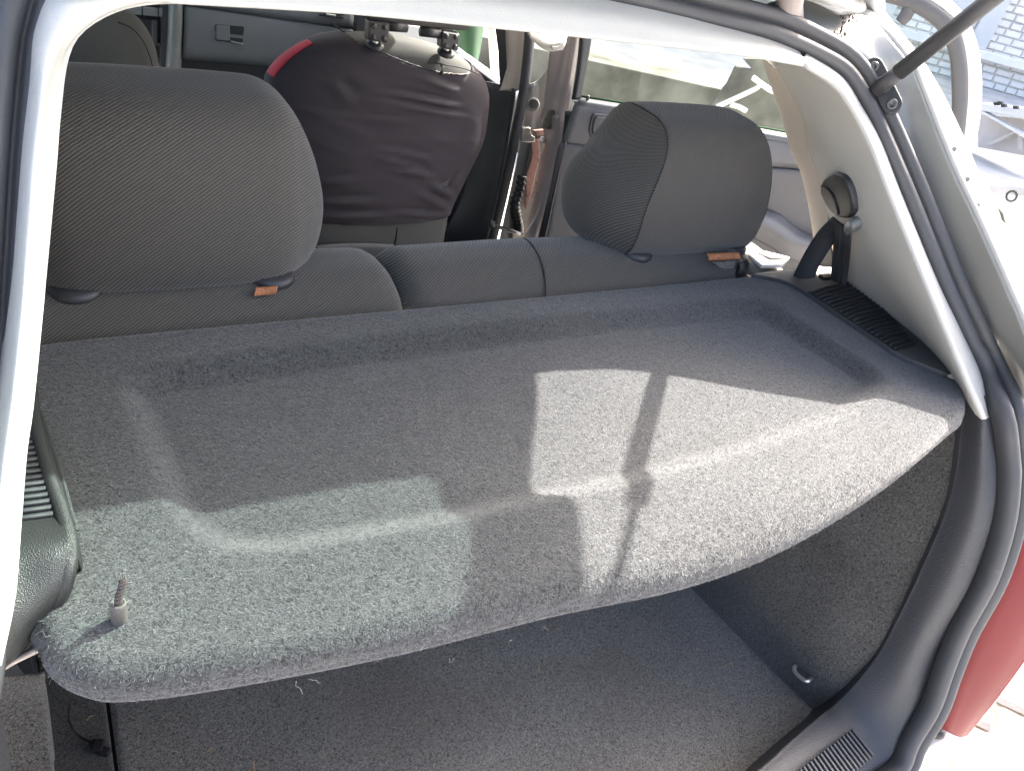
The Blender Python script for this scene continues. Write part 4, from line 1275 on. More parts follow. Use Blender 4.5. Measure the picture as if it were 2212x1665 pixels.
    kn = P(950, 152, Y=1.79)
    tube('knot', [kn + np.array([0, -.004, -.008]), kn + np.array([.001, -.012, .0]), kn + np.array([.002, -.010, .010]), kn + np.array([-.002, -.006, .015])], .0035, M['cover'], cv, 8)
    # red shoulder insert lying on the cover's left shoulder
    R_ = []; F3 = []; lut = {}
    for f in F2:
        cc = pts[list(f)].mean(0)
        if 63 <= f[0] % nn <= 69 and .836 < cc[2] < .918:
            k = []
            for q in f:
                if q not in lut:
                    lut[q] = len(R_); R_.append(pts[q] + np.array([-.0022, -.0018, .0018]))
                k.append(lut[q])
            F3.append(tuple(k))
    mesh('red_insert', R_, F3, M['cover_red'], cv, True, solid=.001, off=1.0)
    # stitching line across the bare seat top
    st = [P(*q, Y=1.80) for q in ((925, 135), (960, 140), (1000, 148), (1034, 160))]
    tube('seam', cr(st, 20), .0016, M['thread'], fs, 5)
cover()

# clamps of a carrier on the front head restraint posts
mt = thing('post_clamp', 'black clamp carrier with four-bolt blocks on the front seat posts', 'clamp carrier')
def clamp(px, py, sgn, w):
    y = 1.80
    c = P(px, py, Y=y)
    u = P(px + w, py + w * .12, Y=y) - c
    v = P(px, py - w, Y=y) - c
    v = np.array([v[0] * .4, 0, v[2]])
    f = np.array([0, -.016, 0])
    b = frame_box('clamp_block', c + np.array([0, .0, 0]), u, v, -f, M['belt_plastic'], mt, .005)
    for sx in (-.52, .52):
        for sz in (-.55, .55):
            lathe('bolt', [(.0062, -.002), (.0062, .0015), (.0048, .0032), (.0004, .0036)], c + u * sx + v * sz + f, (0, -1, .1), M['belt_plastic'], b, 14)
    # arm sleeve
    e = c + v * .55 + u * .9 * sgn
    tube('sleeve', [e, e + np.array([.052 * sgn, .004, 0])], .0115, M['belt_plastic'], mt, 16)
    tube('post', [c - v * .8 + np.array([0, .002, 0]), c - v * 1.6 + np.array([0, .006, 0])], .007, M['steel'], mt, 12)
    lathe('post_collar', [(.0, .006), (.013, .006), (.021, .003), (.0225, -.002), (.021, -.006), (.015, -.007)], c - v * 1.55 + np.array([0, .006, .0]), (0, -.25, 1), M['belt_plastic'], mt, 24)
clamp(814, 66, 1, 22)
clamp(968, 86, -1, 19)
b0_, b1_ = P(800, 30, Y=1.81), P(985, 52, Y=1.81)
sweep('carrier_bar', [b0_ + np.array([-.02, 0, .006]), b0_, b1_, b1_ + np.array([.03, 0, .004])], [(-.013, -.01), (.013, -.01), (.013, .012), (-.013, .012)], M['black'], mt, side=(0, 0, 1), bevel=.003)
frame_box('carrier_plate', (b0_ + b1_) / 2 + np.array([.0, .012, .075]), (.125, 0, 0), (0, .008, 0), (0, 0, .065), M['black'], mt, .006)

# driver's seat: only its head restraint shows
ds = thing('driver_seat', 'grey cloth driver seat whose rounded top shows beside the white pillar', 'car seat')
xd = -.365
rows = [(.30, xd, .21, 1.74, .07), (.55, xd, .22, 1.73, .08), (.70, xd, .22, 1.73, .08), (.80, xd + .002, .12, 1.735, .075), (.86, xd + .002, .103, 1.735, .075), (.90, xd, .098, 1.735, .072), (.93, xd - .002, .089, 1.738, .066), (.955, xd - .005, .072, 1.744, .056),
        (.972, xd - .01, .049, 1.752, .044), (.981, xd - .013, .026, 1.765, .03), (.984, xd - .014, .006, 1.775, .01)]
V_, F_, n_ = seat_shell(rows, 70)
mesh('backrest', V_, F_, M['cloth_front'], ds, True)
sm = [P(*q, Y=1.738) for q in ((255, 48), (285, 62), (308, 88), (322, 118), (330, 145))]
tube('seam', cr(sm, 24), .0013, M['thread'], ds, 5)
box('seat_cushion', (xd - .24, 1.85, .28), (xd + .24, 2.30, .40), M['cloth_front'], ds, .05)

# ------------------------------------------------------------------ dashboard
DY = 2.60
def D(px, py, dy=0.0):
    return P(px, py, Y=DY + dy)
dash = prism('dashboard', [D(*q) for q in ((392, -60), (760, -20), (768, 60), (770, 200), (640, 330), (392, 300))], (0, -1, 0), .10, M['dash_dark'], car, .004, label='grey dashboard with the glove box lid on the passenger side')
# upper facia above the split line
skin('upper_facia', [[D(*q, -.03) for q in ((400, -50), (520, -38), (640, -24), (766, -6))], [D(*q, -.045) for q in ((398, -14), (520, 5), (640, 22), (764, 38))], [D(*q, -.04) for q in ((397, 6), (520, 24), (640, 42), (763, 56))], [D(*q, -.01) for q in ((397, 12), (520, 30), (640, 47), (763, 62))]],
     M['dash'], dash, 30, 20, .004, 0)
lid = skin('glove_box_lid', [[D(*q, -.02) for q in ((398, 14), (520, 31), (640, 48), (763, 64))], [D(*q, -.034) for q in ((398, 19), (520, 36), (640, 53), (763, 69))], [D(*q, -.040) for q in ((397, 70), (520, 84), (640, 98), (766, 112))],
                        [D(*q, -.030) for q in ((394, 122), (500, 130), (600, 140), (720, 156))], [D(*q, .02) for q in ((393, 132), (500, 140), (600, 150), (720, 168))]], M['dash'], dash, 40, 30, .004, 0)
pk = prism('handle_recess', [D(*q, -.042) for q in ((466, 53), (526, 58), (528, 62), (526, 93), (521, 95), (466, 89), (464, 86), (464, 56))], (0, -1, 0), .01, M['dash_dark'], lid, .003)
prism('handle', [D(*q, -.048) for q in ((467, 55), (497, 57), (497, 90), (467, 88))], (0, -1, 0), .006, M['dash'], lid, .004)
skin('glove_box_edge', [[D(*q, -.044) for q in ((498, 88), (512, 92), (524, 94))], [D(*q, -.047) for q in ((498, 91), (512, 95), (526, 97))]], M['dash_pale'], lid, 8, 4, .003, 0)
vt = prism('air_vent', [D(*q, -.048) for q in ((677, 20), (748, 28), (750, 32), (750, 42), (746, 44), (684, 38), (678, 34))], (0, -1, 0), .008, M['dash_pale'], dash, .003)
for k in range(2):
    prism('slat', [D(*q, -.054) for q in ((690, 24 + 8 * k), (742, 30 + 8 * k), (742, 33 + 8 * k), (690, 27 + 8 * k))], (0, -1, 0), .004, M['dash_dark'], vt, 0)
prism('vent_tab', [D(*q, -.058) for q in ((704, 30), (726, 33), (726, 38), (704, 35))], (0, -1, 0), .006, M['dash_pale'], vt, .002)
# dark shelf below the lid, floor and foot space
box('footwell', (-.1, 2.58, .25), (.60, 2.62, .70), M['dash_dark'], car, 0)
# centre stack: pale side cheek, radio slots
skin('console_cheek', [[D(*q, -.03) for q in ((366, -20), (364, 40), (362, 90), (358, 150), (352, 260))], [D(*q, -.055) for q in ((372, -20), (370, 40), (368, 90), (364, 150), (358, 260))],
                       [D(*q, -.055) for q in ((388, -20), (388, 40), (386, 90), (382, 150), (374, 260))], [D(*q, .0) for q in ((400, -20), (398, 40), (396, 90), (393, 150), (385, 260))]], M['dash_pale'], dash, 40, 18, .004, 0)
st = prism('centre_stack', [D(*q, -.02) for q in ((225, -30), (368, -16), (362, 150), (350, 260), (215, 250))], (0, -1, 0), .08, M['dash_dark'], dash, .004)
prism('stack_frame', [D(*q, -.030) for q in ((349, -10), (366, -9), (360, 150), (345, 150))], (0, -1, 0), .02, M['trim_mid'], st, .003)
for k, (a, b) in enumerate(((248, 268), (272, 306), (309, 342), (344, 352))):
    prism('button', [D(a, 10 + (a - 250) * .10, -.034), D(b, 10 + (b - 250) * .10, -.034), D(b, 28 + (b - 250) * .10, -.034), D(a, 28 + (a - 250) * .10, -.034)], (0, -1, 0), .014, M['dash_pale'], st, .002)
prism('display_slot', [D(*q, -.032) for q in ((283, 40), (336, 44), (338, 92), (300, 90))], (0, -1, 0), .012, M['dash_dark'], st, .003)
prism('slot_frame', [D(*q, -.036) for q in ((328, 44), (340, 46), (340, 98), (328, 97))], (0, -1, 0), .014, M['trim_mid'], st, .003)
prism('slot_bar', [D(*q, -.036) for q in ((296, 92), (346, 95), (346, 100), (296, 98))], (0, -1, 0), .014, M['trim_mid'], st, .002)
# dash end and door beyond the glove box
prism('dash_end', [D(*q, -.03) for q in ((766, -10), (900, 10), (900, 120), (768, 100))], (0, -1, 0), .08, M['dash'], dash, .004)
prism('end_line', [D(*q, -.034) for q in ((760, 0), (766, 0), (768, 70), (762, 70))], (0, -1, 0), .01, M['black'], dash, 0)
# ------------------------------------------------------------------ front right door area and B pillar
fd = prism('front_door', [P(*q, Y=2.45) for q in ((770, 10), (870, 45), (960, 70), (980, 110), (1000, 160), (1000, 420), (770, 420))], (-.3, -1, 0), .05, M['door_dark'], car, .004, label='inner panel of the front passenger door beyond the covered seat')
skin('door_sill', [[P(*q, Y=2.36) for q in ((800, 40), (880, 52), (985, 75))], [P(*q, Y=2.34) for q in ((800, 70), (880, 84), (985, 112))]], M['dash_pale'], fd, 12, 8, .004, 0)
# green cloth hanging outside, beyond the front seat
gr = [[P(*q, Y=2.75) for q in ((985, 20), (984, 60), (990, 100), (996, 135), (1000, 175))],
      [P(*q, Y=2.70) for q in ((1010, 20), (1008, 60), (1010, 100), (1012, 138), (1014, 175))],
      [P(*q, Y=2.71) for q in ((1034, 20), (1030, 60), (1028, 100), (1026, 140), (1026, 178))],
      [P(*q, Y=2.78) for q in ((1048, 20), (1044, 60), (1038, 100), (1031, 140), (1030, 180))]]
g = skin('green_cloth', gr, M['green'], None, 40, 24, .004, 0)
tag(g, 'folded green cloth hanging beyond the front passenger seat', 'cloth')
# pale door-frame strip and window pillar
skin('frame_strip', [[P(*q, Y=2.40) for q in ((1052, 20), (1056, 90), (1060, 150), (1064, 185))], [P(*q, Y=2.38) for q in ((1062, 20), (1066, 90), (1070, 150), (1072, 184))], [P(*q, Y=2.42) for q in ((1072, 20), (1074, 90), (1076, 150), (1078, 184))]], M['beige'], car, 20, 10, .004, 0)
bpil = skin('pillar_lower_trim', [[P(*q, Y=2.02) for q in ((1024, 175), (1020, 300), (1000, 420), (930, 560), (900, 640))],
                           [P(*q, Y=1.96) for q in ((1060, 178), (1050, 300), (1030, 420), (990, 560), (970, 640))],
                           [P(*q, Y=1.90) for q in ((1104, 190), (1090, 300), (1068, 420), (1040, 540), (1020, 640))],
                           [P(*q, Y=1.875) for q in ((1114, 196), (1098, 300), (1076, 420), (1046, 540), (1026, 640))]], M['door_dark'], car, 40, 24, .004, 0)
skin('pillar_dark_edge', [[P(*q, Y=1.93) for q in ((1066, 30), (1072, 80), (1078, 130), (1080, 186))], [P(*q, Y=1.92) for q in ((1092, 30), (1092, 80), (1094, 130), (1094, 190))]], M['door_dark'], car, 20, 8, .004, 0)
skin('pillar_upper_trim', [[P(*q, Y=1.93) for q in ((1090, 30), (1092, 80), (1092, 130), (1084, 178), (1080, 196))], [P(*q, Y=1.905) for q in ((1108, 30), (1108, 80), (1106, 130), (1098, 178), (1094, 196))],
                           [P(*q, Y=1.89) for q in ((1130, 30), (1128, 80), (1125, 130), (1119, 180), (1114, 198))], [P(*q, Y=1.885) for q in ((1136, 30), (1133, 80), (1129, 130), (1123, 180), (1117, 198))]], M['beige'], car, 30, 20, .004, 0)
# dark rubber edge running the height of the pillar
sweep('pillar_seal', cr([P(*q, Y=1.878) for q in ((1146, 20), (1144, 90), (1138, 150), (1130, 210), (1112, 300), (1096, 380), (1078, 460), (1058, 540), (1030, 640))], 50),
      [(-.014, -.008), (.010, -.008), (.014, .0), (.010, .010), (-.004, .012), (-.014, .006)], M['rubber'], car, side=(1, 0, 0))
# painted jamb behind it with the hinge and wiring boot
jm = skin('door_jamb', [[P(*q, Y=1.872) for q in ((1142, 180), (1134, 250), (1118, 340), (1098, 430), (1078, 520), (1060, 600))],
                        [P(*q, Y=1.865) for q in ((1150, 180), (1150, 250), (1136, 340), (1114, 430), (1092, 520), (1074, 600))],
                        [P(*q, Y=1.86) for q in ((1166, 170), (1164, 250), (1154, 340), (1136, 430), (1116, 520), (1098, 600))],
                        [P(*q, Y=1.83) for q in ((1200, 130), (1192, 250), (1176, 340), (1158, 430), (1138, 520), (1120, 600))]], M['paint'], car, 50, 24, .003, 0)
inner_j = skin('hinge_recess', [[P(*q, Y=1.845) for q in ((1148, 300), (1136, 370), (1118, 450), (1102, 530), (1094, 580))], [P(*q, Y=1.84) for q in ((1166, 300), (1154, 370), (1140, 450), (1124, 530), (1116, 580))],
                                [P(*q, Y=1.835) for q in ((1186, 300), (1172, 370), (1156, 450), (1142, 530), (1134, 580))]], M['dirty'], jm, 30, 12, .003, 0)
skin('primer_patch', [[P(*q, Y=1.836) for q in ((1146, 302), (1148, 340), (1136, 380), (1136, 420), (1132, 440))], [P(*q, Y=1.832) for q in ((1164, 300), (1166, 340), (1158, 372), (1150, 410), (1136, 452))]], M['primer'], jm, 24, 8, .003, 0)
hb = prism('hinge', [P(*q, Y=1.80) for q in ((1130, 276), (1146, 276), (1148, 292), (1156, 296), (1156, 306), (1146, 308), (1128, 306))], (-.2, -1, .2), .02, M['steel'], jm, .002)
lathe('hinge_pin', [(.0001, 0), (.009, 0), (.009, .012), (.006, .014), (.0001, .014)], P(1172, 302, Y=1.79), (-.5, -.8, .2), M['steel'], jm, 16)
prism('hinge_leaf', [P(*q, Y=1.80) for q in ((1152, 282), (1182, 280), (1182, 292), (1160, 294))], (-.2, -1, .2), .016, M['primer'], jm, .002)
# corrugated wiring boot
bpth = cr([P(1128, 380, Y=1.80), P(1122, 410, Y=1.79), P(1112, 440, Y=1.79), P(1116, 470, Y=1.80), P(1122, 500, Y=1.82)], 44)
Vb = []
rb_ = []
for i, p in enumerate(bpth):
    rb_.append(.013 + .0035 * math.sin(i * 1.9))
def boot():
    nb = 18; VV = []
    for i, p in enumerate(bpth):
        t = bpth[min(i + 1, len(bpth) - 1)] - bpth[max(i - 1, 0)]; t /= np.linalg.norm(t)
        a = np.cross(t, [0, 1, 0]); a /= np.linalg.norm(a); b = np.cross(t, a)
        for k in range(nb):
            th = 2 * math.pi * k / nb
            VV.append(p + (a * math.cos(th) + b * math.sin(th)) * rb_[i])
    mesh('wiring_boot', VV, gridf(len(bpth), nb, True), M['black'], jm, True)
boot()
tube('check_strap', [P(1060, 486, Y=1.80), P(1082, 492, Y=1.79), P(1108, 500, Y=1.79), P(1122, 506, Y=1.80)], .006, M['screw'], jm, 8)
lathe('strap_bolt', [(.0001, .012), (.008, .012), (.008, 0), (.011, -.001)], P(1064, 484, Y=1.79), (-.2, -1, .2), M['screw'], jm, 12)
lathe('strap_bolt', [(.0001, .012), (.008, .012), (.008, 0), (.011, -.001)], P(1088, 522, Y=1.79), (-.2, -1, .2), M['screw'], jm, 12)
lathe('striker_ring', [(.016, -.003), (.018, .0), (.016, .003), (.012, .003), (.011, 0), (.012, -.003)], P(1152, 226, Y=1.82), (-.6, -.8, .1), M['paint'], jm, 20)
# courtesy lamp / grab handle end in the roof corner
skin('grab_handle', [[P(*q, Y=1.45) for q in ((1142, 60), (1160, 62), (1190, 66), (1226, 74))], [P(*q, Y=1.40) for q in ((1142, 74), (1160, 84), (1186, 94), (1222, 92))],
                     [P(*q, Y=1.42) for q in ((1150, 84), (1166, 96), (1186, 104), (1216, 104))], [P(*q, Y=1.46) for q in ((1152, 86), (1168, 100), (1188, 109), (1214, 106))]], M['headliner'], car, 24, 18, .005, 0)
skin('handle_slot', [[P(*q, Y=1.395) for q in ((1190, 100), (1205, 100), (1219, 92))], [P(*q, Y=1.395) for q in ((1192, 108), (1205, 108), (1219, 100))]], M['trim_pale'], car, 8, 6, .004, 0)

# ------------------------------------------------------------------ open rear right door
DO = np.array([.737, 1.641, .90]); DD = np.array([.927, -.376, 0.0])
DN = np.array([-.376, -.927, 0.0])              # inner face, towards the viewer
def PD(px, py, off=0.0):
    return P(px, py, plane=(DN, DN @ DO + off))
door = prism('rear_door', [PD(*q, -.03) for q in ((1243, 235), (1300, 236), (1500, 272), (1740, 316), (2100, 392), (2060, 700), (1700, 760), (1180, 700), (1190, 500), (1232, 330))], DN, .05, M['door_mid'], car, .006,
             label='open rear door seen from inside, pale sill and grey panel')
pan = skin('door_panel', [[PD(*q, .0) for q in ((1240, 218), (1400, 247), (1560, 277), (1740, 308), (1900, 340), (2090, 380))], [PD(*q, .028) for q in ((1240, 226), (1400, 254), (1560, 284), (1740, 316), (1900, 348), (2090, 388))],
                    [PD(*q, .034) for q in ((1226, 270), (1400, 298), (1560, 325), (1740, 352), (1900, 384), (2090, 420))], [PD(*q, .030) for q in ((1216, 302), (1400, 326), (1560, 350), (1740, 360), (1900, 400), (2090, 440))],
                    [PD(*q, .020) for q in ((1214, 308), (1400, 332), (1560, 356), (1740, 367), (1900, 408), (2090, 446))]], M['door_mid'], door, 60, 34, .004, 0)
low_ = skin('door_lower_panel', [[PD(*q, .016) for q in ((1214, 309), (1400, 333), (1560, 357), (1740, 368), (1900, 408), (2090, 448))], [PD(*q, .030) for q in ((1206, 318), (1400, 342), (1560, 366), (1740, 380), (1900, 420), (2090, 458))],
                    [PD(*q, .026) for q in ((1190, 400), (1400, 420), (1560, 440), (1740, 450), (1900, 500), (2090, 540))], [PD(*q, .020) for q in ((1170, 520), (1400, 540), (1560, 560), (1740, 590), (1900, 640), (2090, 700))]], M['trim_mid'], door, 60, 30, .004, 0)
skin('panel_edge', [[PD(*q, .01) for q in ((1222, 240), (1214, 308), (1192, 400), (1160, 525))], [PD(*q, .032) for q in ((1234, 240), (1222, 308), (1202, 400), (1176, 525))]], M['door_dark'], door, 30, 8, .004, 0)
ar = skin('armrest', [[PD(*q, .03) for q in ((1640, 452), (1680, 462), (1730, 500), (1790, 520))], [PD(*q, .075) for q in ((1630, 462), (1670, 478), (1720, 512), (1790, 532))], [PD(*q, .085) for q in ((1625, 480), (1665, 500), (1715, 530), (1790, 546))],
                      [PD(*q, .03) for q in ((1620, 510), (1660, 530), (1710, 560), (1790, 575))]], M['door_mid'], door, 24, 20, .004, 0)
# pale sill top
skin('window_sill', [[PD(*q, -.015) for q in ((1252, 211), (1400, 234), (1560, 263), (1740, 296), (1960, 338))], [PD(*q, .022) for q in ((1250, 216), (1400, 241), (1560, 270), (1740, 303), (1960, 345))],
                     [PD(*q, .030) for q in ((1244, 234), (1400, 258), (1560, 286), (1740, 315), (1960, 356))]], M['door_mid'], door, 40, 10, .004, 0)
hbz = [PD(*q, .040) for q in ((1284, 246), (1310, 248), (1340, 254), (1340, 312), (1300, 306), (1276, 298), (1272, 282), (1278, 254))]
hz = prism('handle_bezel', hbz, DN, .008, M['door_mid'], door, .003)
prism('handle', [PD(*q, .046) for q in ((1290, 253), (1330, 258), (1330, 306), (1298, 301), (1282, 294), (1280, 280), (1284, 258))], DN, .005, M['trim_mid'], hz, .003)
lathe('lock_pin', [(.010, -.004), (.010, .004), (.005, .006), (.0045, .026), (.003, .029), (.0002, .029)], PD(1265, 231, .018), (0, 0, 1), M['door_dark'], door, 14)
# window frame: dark rubber channel inside, painted frame outside
fr_i = [(1268, 40), (1264, 100), (1258, 160), (1252, 212)]
skin('window_channel', [[PD(*q, .01) for q in ((1256, 20), (1252, 90), (1246, 150), (1236, 215))], [PD(*q, .022) for q in ((1262, 20), (1258, 90), (1252, 150), (1242, 216))], [PD(*q, .014) for q in ((1282, 20), (1276, 90), (1266, 150), (1254, 214))]], M['door_dark'], door, 30, 10, .004, 0)
ringc = [(1870, -40), (1947, -8), (1997, 2), (2040, 34), (2062, 76), (2076, 131), (2078, 203), (2074, 262), (2064, 330)]
def band(name, inner, outer, off, mat, par):
    skin(name, [[PD(*q, off - .012) for q in inner], [PD(*q, off) for q in inner], [PD(*((np.array(a) + np.array(b)) / 2), off + .006) for a, b in zip(inner, outer)], [PD(*q, off) for q in outer], [PD(*q, off - .02) for q in outer]], mat, par, 60, 16, .003, 0)
ri = [(1855, -10), (1936, 10), (1976, 26), (2017, 54), (2041, 86), (2054, 131), (2058, 203), (2057, 250), (2048, 330)]
rm = [(1870, -50), (1955, -14), (2000, 0), (2044, 30), (2069, 60), (2086, 131), (2089, 203), (2083, 275), (2074, 330)]
ro = [(1890, -90), (1990, -40), (2040, -8), (2084, 36), (2104, 80), (2116, 131), (2119, 203), (2113, 270), (2100, 330)]
band('window_rubber', ri, rm, .012, M['rubber'], door)
band('window_frame', rm, ro, .0, M['paint_out'], door)
skin('divider_bar', [[PD(*q, .008) for q in ((1954, 8), (1948, 20), (1942, 32), (1935, 42))], [PD(*q, .014) for q in ((1966, 14), (1960, 27), (1953, 39), (1944, 50))], [PD(*q, .008) for q in ((1979, 20), (1972, 33), (1964, 45), (1952, 56))]], M['rubber'], door, 10, 8, .004, 0)
wq = [PD(*q, -.004) for q in ((1262, 20), (1250, 216), (1560, 268), (1740, 301), (2062, 356), (2070, 240), (2066, 130), (2048, 76), (2000, 20), (1930, -10), (1700, -60), (1300, -60))]
mesh('door_window', wq, [tuple(range(len(wq)))], M['glass_door'], door, False)
tube('glass_seal', [PD(*q, .006) for q in ((1252, 208), (1400, 231), (1560, 260), (1740, 293), (1960, 335))], .003, M['green'], door, 6)
# outer hinge-side edge of the door, silver with reflected pink put into its colour, and a step
skin('door_edge', [[P(*q, Y=1.80) for q in ((1196, 60), (1186, 130), (1178, 200), (1168, 260))], [P(*q, Y=1.76) for q in ((1222, 60), (1212, 130), (1200, 200), (1190, 260))],
                   [P(*q, Y=1.70) for q in ((1240, 60), (1230, 130), (1218, 200), (1206, 260))], [P(*q, Y=1.69) for q in ((1258, 60), (1246, 130), (1234, 200), (1222, 262))]], M['paint_reflect_pink'], door, 30, 18, .004, 0)
skin('door_end', [[P(*q, Y=1.79) for q in ((1172, 262), (1178, 320), (1166, 380), (1148, 460), (1118, 570))], [P(*q, Y=1.74) for q in ((1192, 250), (1188, 320), (1176, 380), (1156, 460), (1124, 570))], [P(*q, Y=1.70) for q in ((1208, 250), (1204, 320), (1188, 380), (1168, 460), (1136, 570))],
                  [P(*q, Y=1.69) for q in ((1222, 250), (1216, 320), (1198, 380), (1178, 460), (1146, 570))]], M['paint_reflect_pink'], door, 30, 18, .004, 0)
prism('edge_gap', [P(*q, Y=1.735) for q in ((1186, 238), (1206, 240), (1206, 262), (1200, 282), (1170, 278))], (-.2, -1, .2), .01, M['dirty'], door, .003)

# ------------------------------------------------------------------ the rest of the shell (keeps the cabin shaded as it is)
def side_wall(s):
    if s < 0:
        box('body_side', (-.78, .62, .25), (-.72, 3.2, .88), M['paint_out'], car, .02)
        for y0, y1 in ((.95, 1.62), (1.72, 2.6)):
            mesh('side_window', [(-.745, y0, .89), (-.745, y1, .89), (-.655, y1 - .02, 1.31), (-.655, y0 + .12, 1.31)], [(0, 1, 2, 3)], M['glass_dark'], car, False)
        skin('body_pillar', [[(-.75, 1.60, .87), (-.70, 1.62, 1.1), (-.65, 1.64, 1.33)], [(-.75, 1.74, .87), (-.70, 1.73, 1.1), (-.65, 1.72, 1.33)]], M['trim_pale'], car, 12, 8, .02, 0)
        skin('quarter_pillar', [[(-.69, .64, .88), (-.67, .74, 1.1), (-.645, .88, 1.33)], [(-.75, .97, .87), (-.70, 1.0, 1.1), (-.65, 1.08, 1.33)]], M['paint_out'], car, 12, 8, .01, 0)
    skin('roof_rail', [[(s * .545, .80, 1.345), (s * .545, 1.3, 1.395), (s * .545, 1.9, 1.40), (s * .53, 2.6, 1.30)], [(s * .66, .84, 1.27), (s * .66, 1.3, 1.315), (s * .66, 1.9, 1.32), (s * .64, 2.6, 1.20)]], M['paint_out'], car, 30, 8, .02, 0)
side_wall(1); side_wall(-1)
box('cabin_floor', (-.72, .80, .24), (.72, 2.9, .27), M['black'], car, 0)
skin('windscreen', [[(x, 2.66, 1.27 - .05 * x * x) for x in (-.6, -.3, 0, .3, .6)], [(x, 3.25 - .1 * x * x, .86) for x in (-.66, -.33, 0, .33, .66)]], M['glass_dark'], car, 20, 8, 0, 0)
box('door_sill_plate', (.68, .80, .27), (.74, 1.84, .34), M['paint'], car, .02)
box('front_door_skin', (.72, 1.95, .27), (.76, 3.0, .80), M['paint_out'], car, .02)
box('front_door_lining', (.695, 1.95, .16), (.712, 3.0, .80), M['door_dark'], car, .004)
box('bonnet_base', (-.75, 2.70, .25), (.75, 3.3, .78), M['dash_dark'], car, .02)

# ------------------------------------------------------------------ outdoors
def stone(name, c, rough=.85, scale=14, var=.25, bump=.4):
    m, t, b = new_mat(name)
    L = t.links.new
    tc = t.nodes.new('ShaderNodeTexCoord')
    nz = t.nodes.new('ShaderNodeTexNoise'); nz.inputs['Scale'].default_value = scale; nz.inputs['Detail'].default_value = 8
    L(tc.outputs['Object'], nz.inputs['Vector'])
    mr = t.nodes.new('ShaderNodeMapRange'); mr.inputs[1].default_value = .3; mr.inputs[2].default_value = .7; mr.inputs[3].default_value = 1 - var; mr.inputs[4].default_value = 1 + var
    L(nz.outputs['Fac'], mr.inputs[0])
    mx = t.nodes.new('ShaderNodeMixRGB'); mx.blend_type = 'MULTIPLY'; mx.inputs[0].default_value = 1; mx.inputs[1].default_value = rgb(c)
    L(mr.outputs[0], mx.inputs[2]); L(mx.outputs[0], b.inputs['Base Color'])
    b.inputs['Roughness'].default_value = rough; b.inputs['Specular IOR Level'].default_value = .2
    bp = t.nodes.new('ShaderNodeBump'); bp.inputs['Strength'].default_value = bump; bp.inputs['Distance'].default_value = .01
    L(nz.outputs['Fac'], bp.inputs['Height']); L(bp.outputs[0], b.inputs['Normal'])
    return m
M['ground'] = stone('ground', (.46, .45, .43), scale=3)
M['paver'] = stone('paver', (.46, .43, .40), scale=20)
M['joint'] = stone('joint', (.14, .115, .09), scale=60)
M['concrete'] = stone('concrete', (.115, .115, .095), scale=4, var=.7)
M['block'] = stone('block', (.80, .77, .72), scale=6, var=.06)
M['white_wall'] = stone('white_wall', (.62, .62, .60), scale=3, var=.05)
M['grey_wall'] = stone('grey_wall', (.50, .47, .44), scale=3, var=.05)
gnd = mesh('ground', [(-90, -90, 0), (90, -90, 0), (90, 90, 0), (-90, 90, 0)], [(0, 1, 2, 3)], M['ground'], None, False)
gnd['kind'] = 'structure'
pv = bpy.data.objects.new('paving', None); link(pv); pv['kind'] = 'structure'
bed = mesh('joint_bed', [(.45, -.6, .004), (2.6, -.6, .004), (2.6, 1.0, .004), (.45, 1.0, .004)], [(0, 1, 2, 3)], M['joint'], pv, False)
def pavers():
    bw, bh = .20, .10
    ca, sa = math.cos(.62), math.sin(.62)
    base = None
    r = random.Random(2)
    V = [(-.5, -.5, 0), (.5, -.5, 0), (.5, .5, 0), (-.5, .5, 0), (-.46, -.42, 1), (.46, -.42, 1), (.46, .42, 1), (-.46, .42, 1)]
    F = [(4, 5, 6, 7), (0, 1, 5, 4), (1, 2, 6, 5), (2, 3, 7, 6), (3, 0, 4, 7)]
    me = bpy.data.meshes.new('paver'); me.from_pydata(V, [], F); me.materials.append(M['paver']); me.update()
    cnt = 0
    for i in range(-14, 16):
        for j in range(-26, 28):
            u = i * bw + (bw / 2 if j % 2 else 0); v = j * bh
            x = 1.5 + u * ca - v * sa; y = .2 + u * sa + v * ca
            if not (.62 < x < 2.4 and -.45 < y < .85):
                continue
            o = bpy.data.objects.new('paver', me)
            o.location = (x, y, .004); o.rotation_euler = (r.gauss(0, .01), r.gauss(0, .01), .62 + r.gauss(0, .015))
            o.scale = (bw - .018 + r.gauss(0, .003), bh - .017 + r.gauss(0, .002), .014 + r.uniform(0, .004))
            link(o, pv); cnt += 1
pavers()
# low concrete wall beyond the door window, its shaded side to the car
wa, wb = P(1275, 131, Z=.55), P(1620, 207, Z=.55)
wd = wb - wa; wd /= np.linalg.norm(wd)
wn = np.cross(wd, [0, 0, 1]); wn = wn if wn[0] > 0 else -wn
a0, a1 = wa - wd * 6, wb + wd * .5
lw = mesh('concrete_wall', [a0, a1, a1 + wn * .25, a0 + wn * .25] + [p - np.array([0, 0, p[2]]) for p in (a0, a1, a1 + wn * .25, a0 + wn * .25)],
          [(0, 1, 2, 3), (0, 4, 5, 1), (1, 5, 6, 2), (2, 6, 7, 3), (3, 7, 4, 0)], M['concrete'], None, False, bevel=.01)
tag(lw, 'low stained concrete wall seen through the open door window', 'wall')
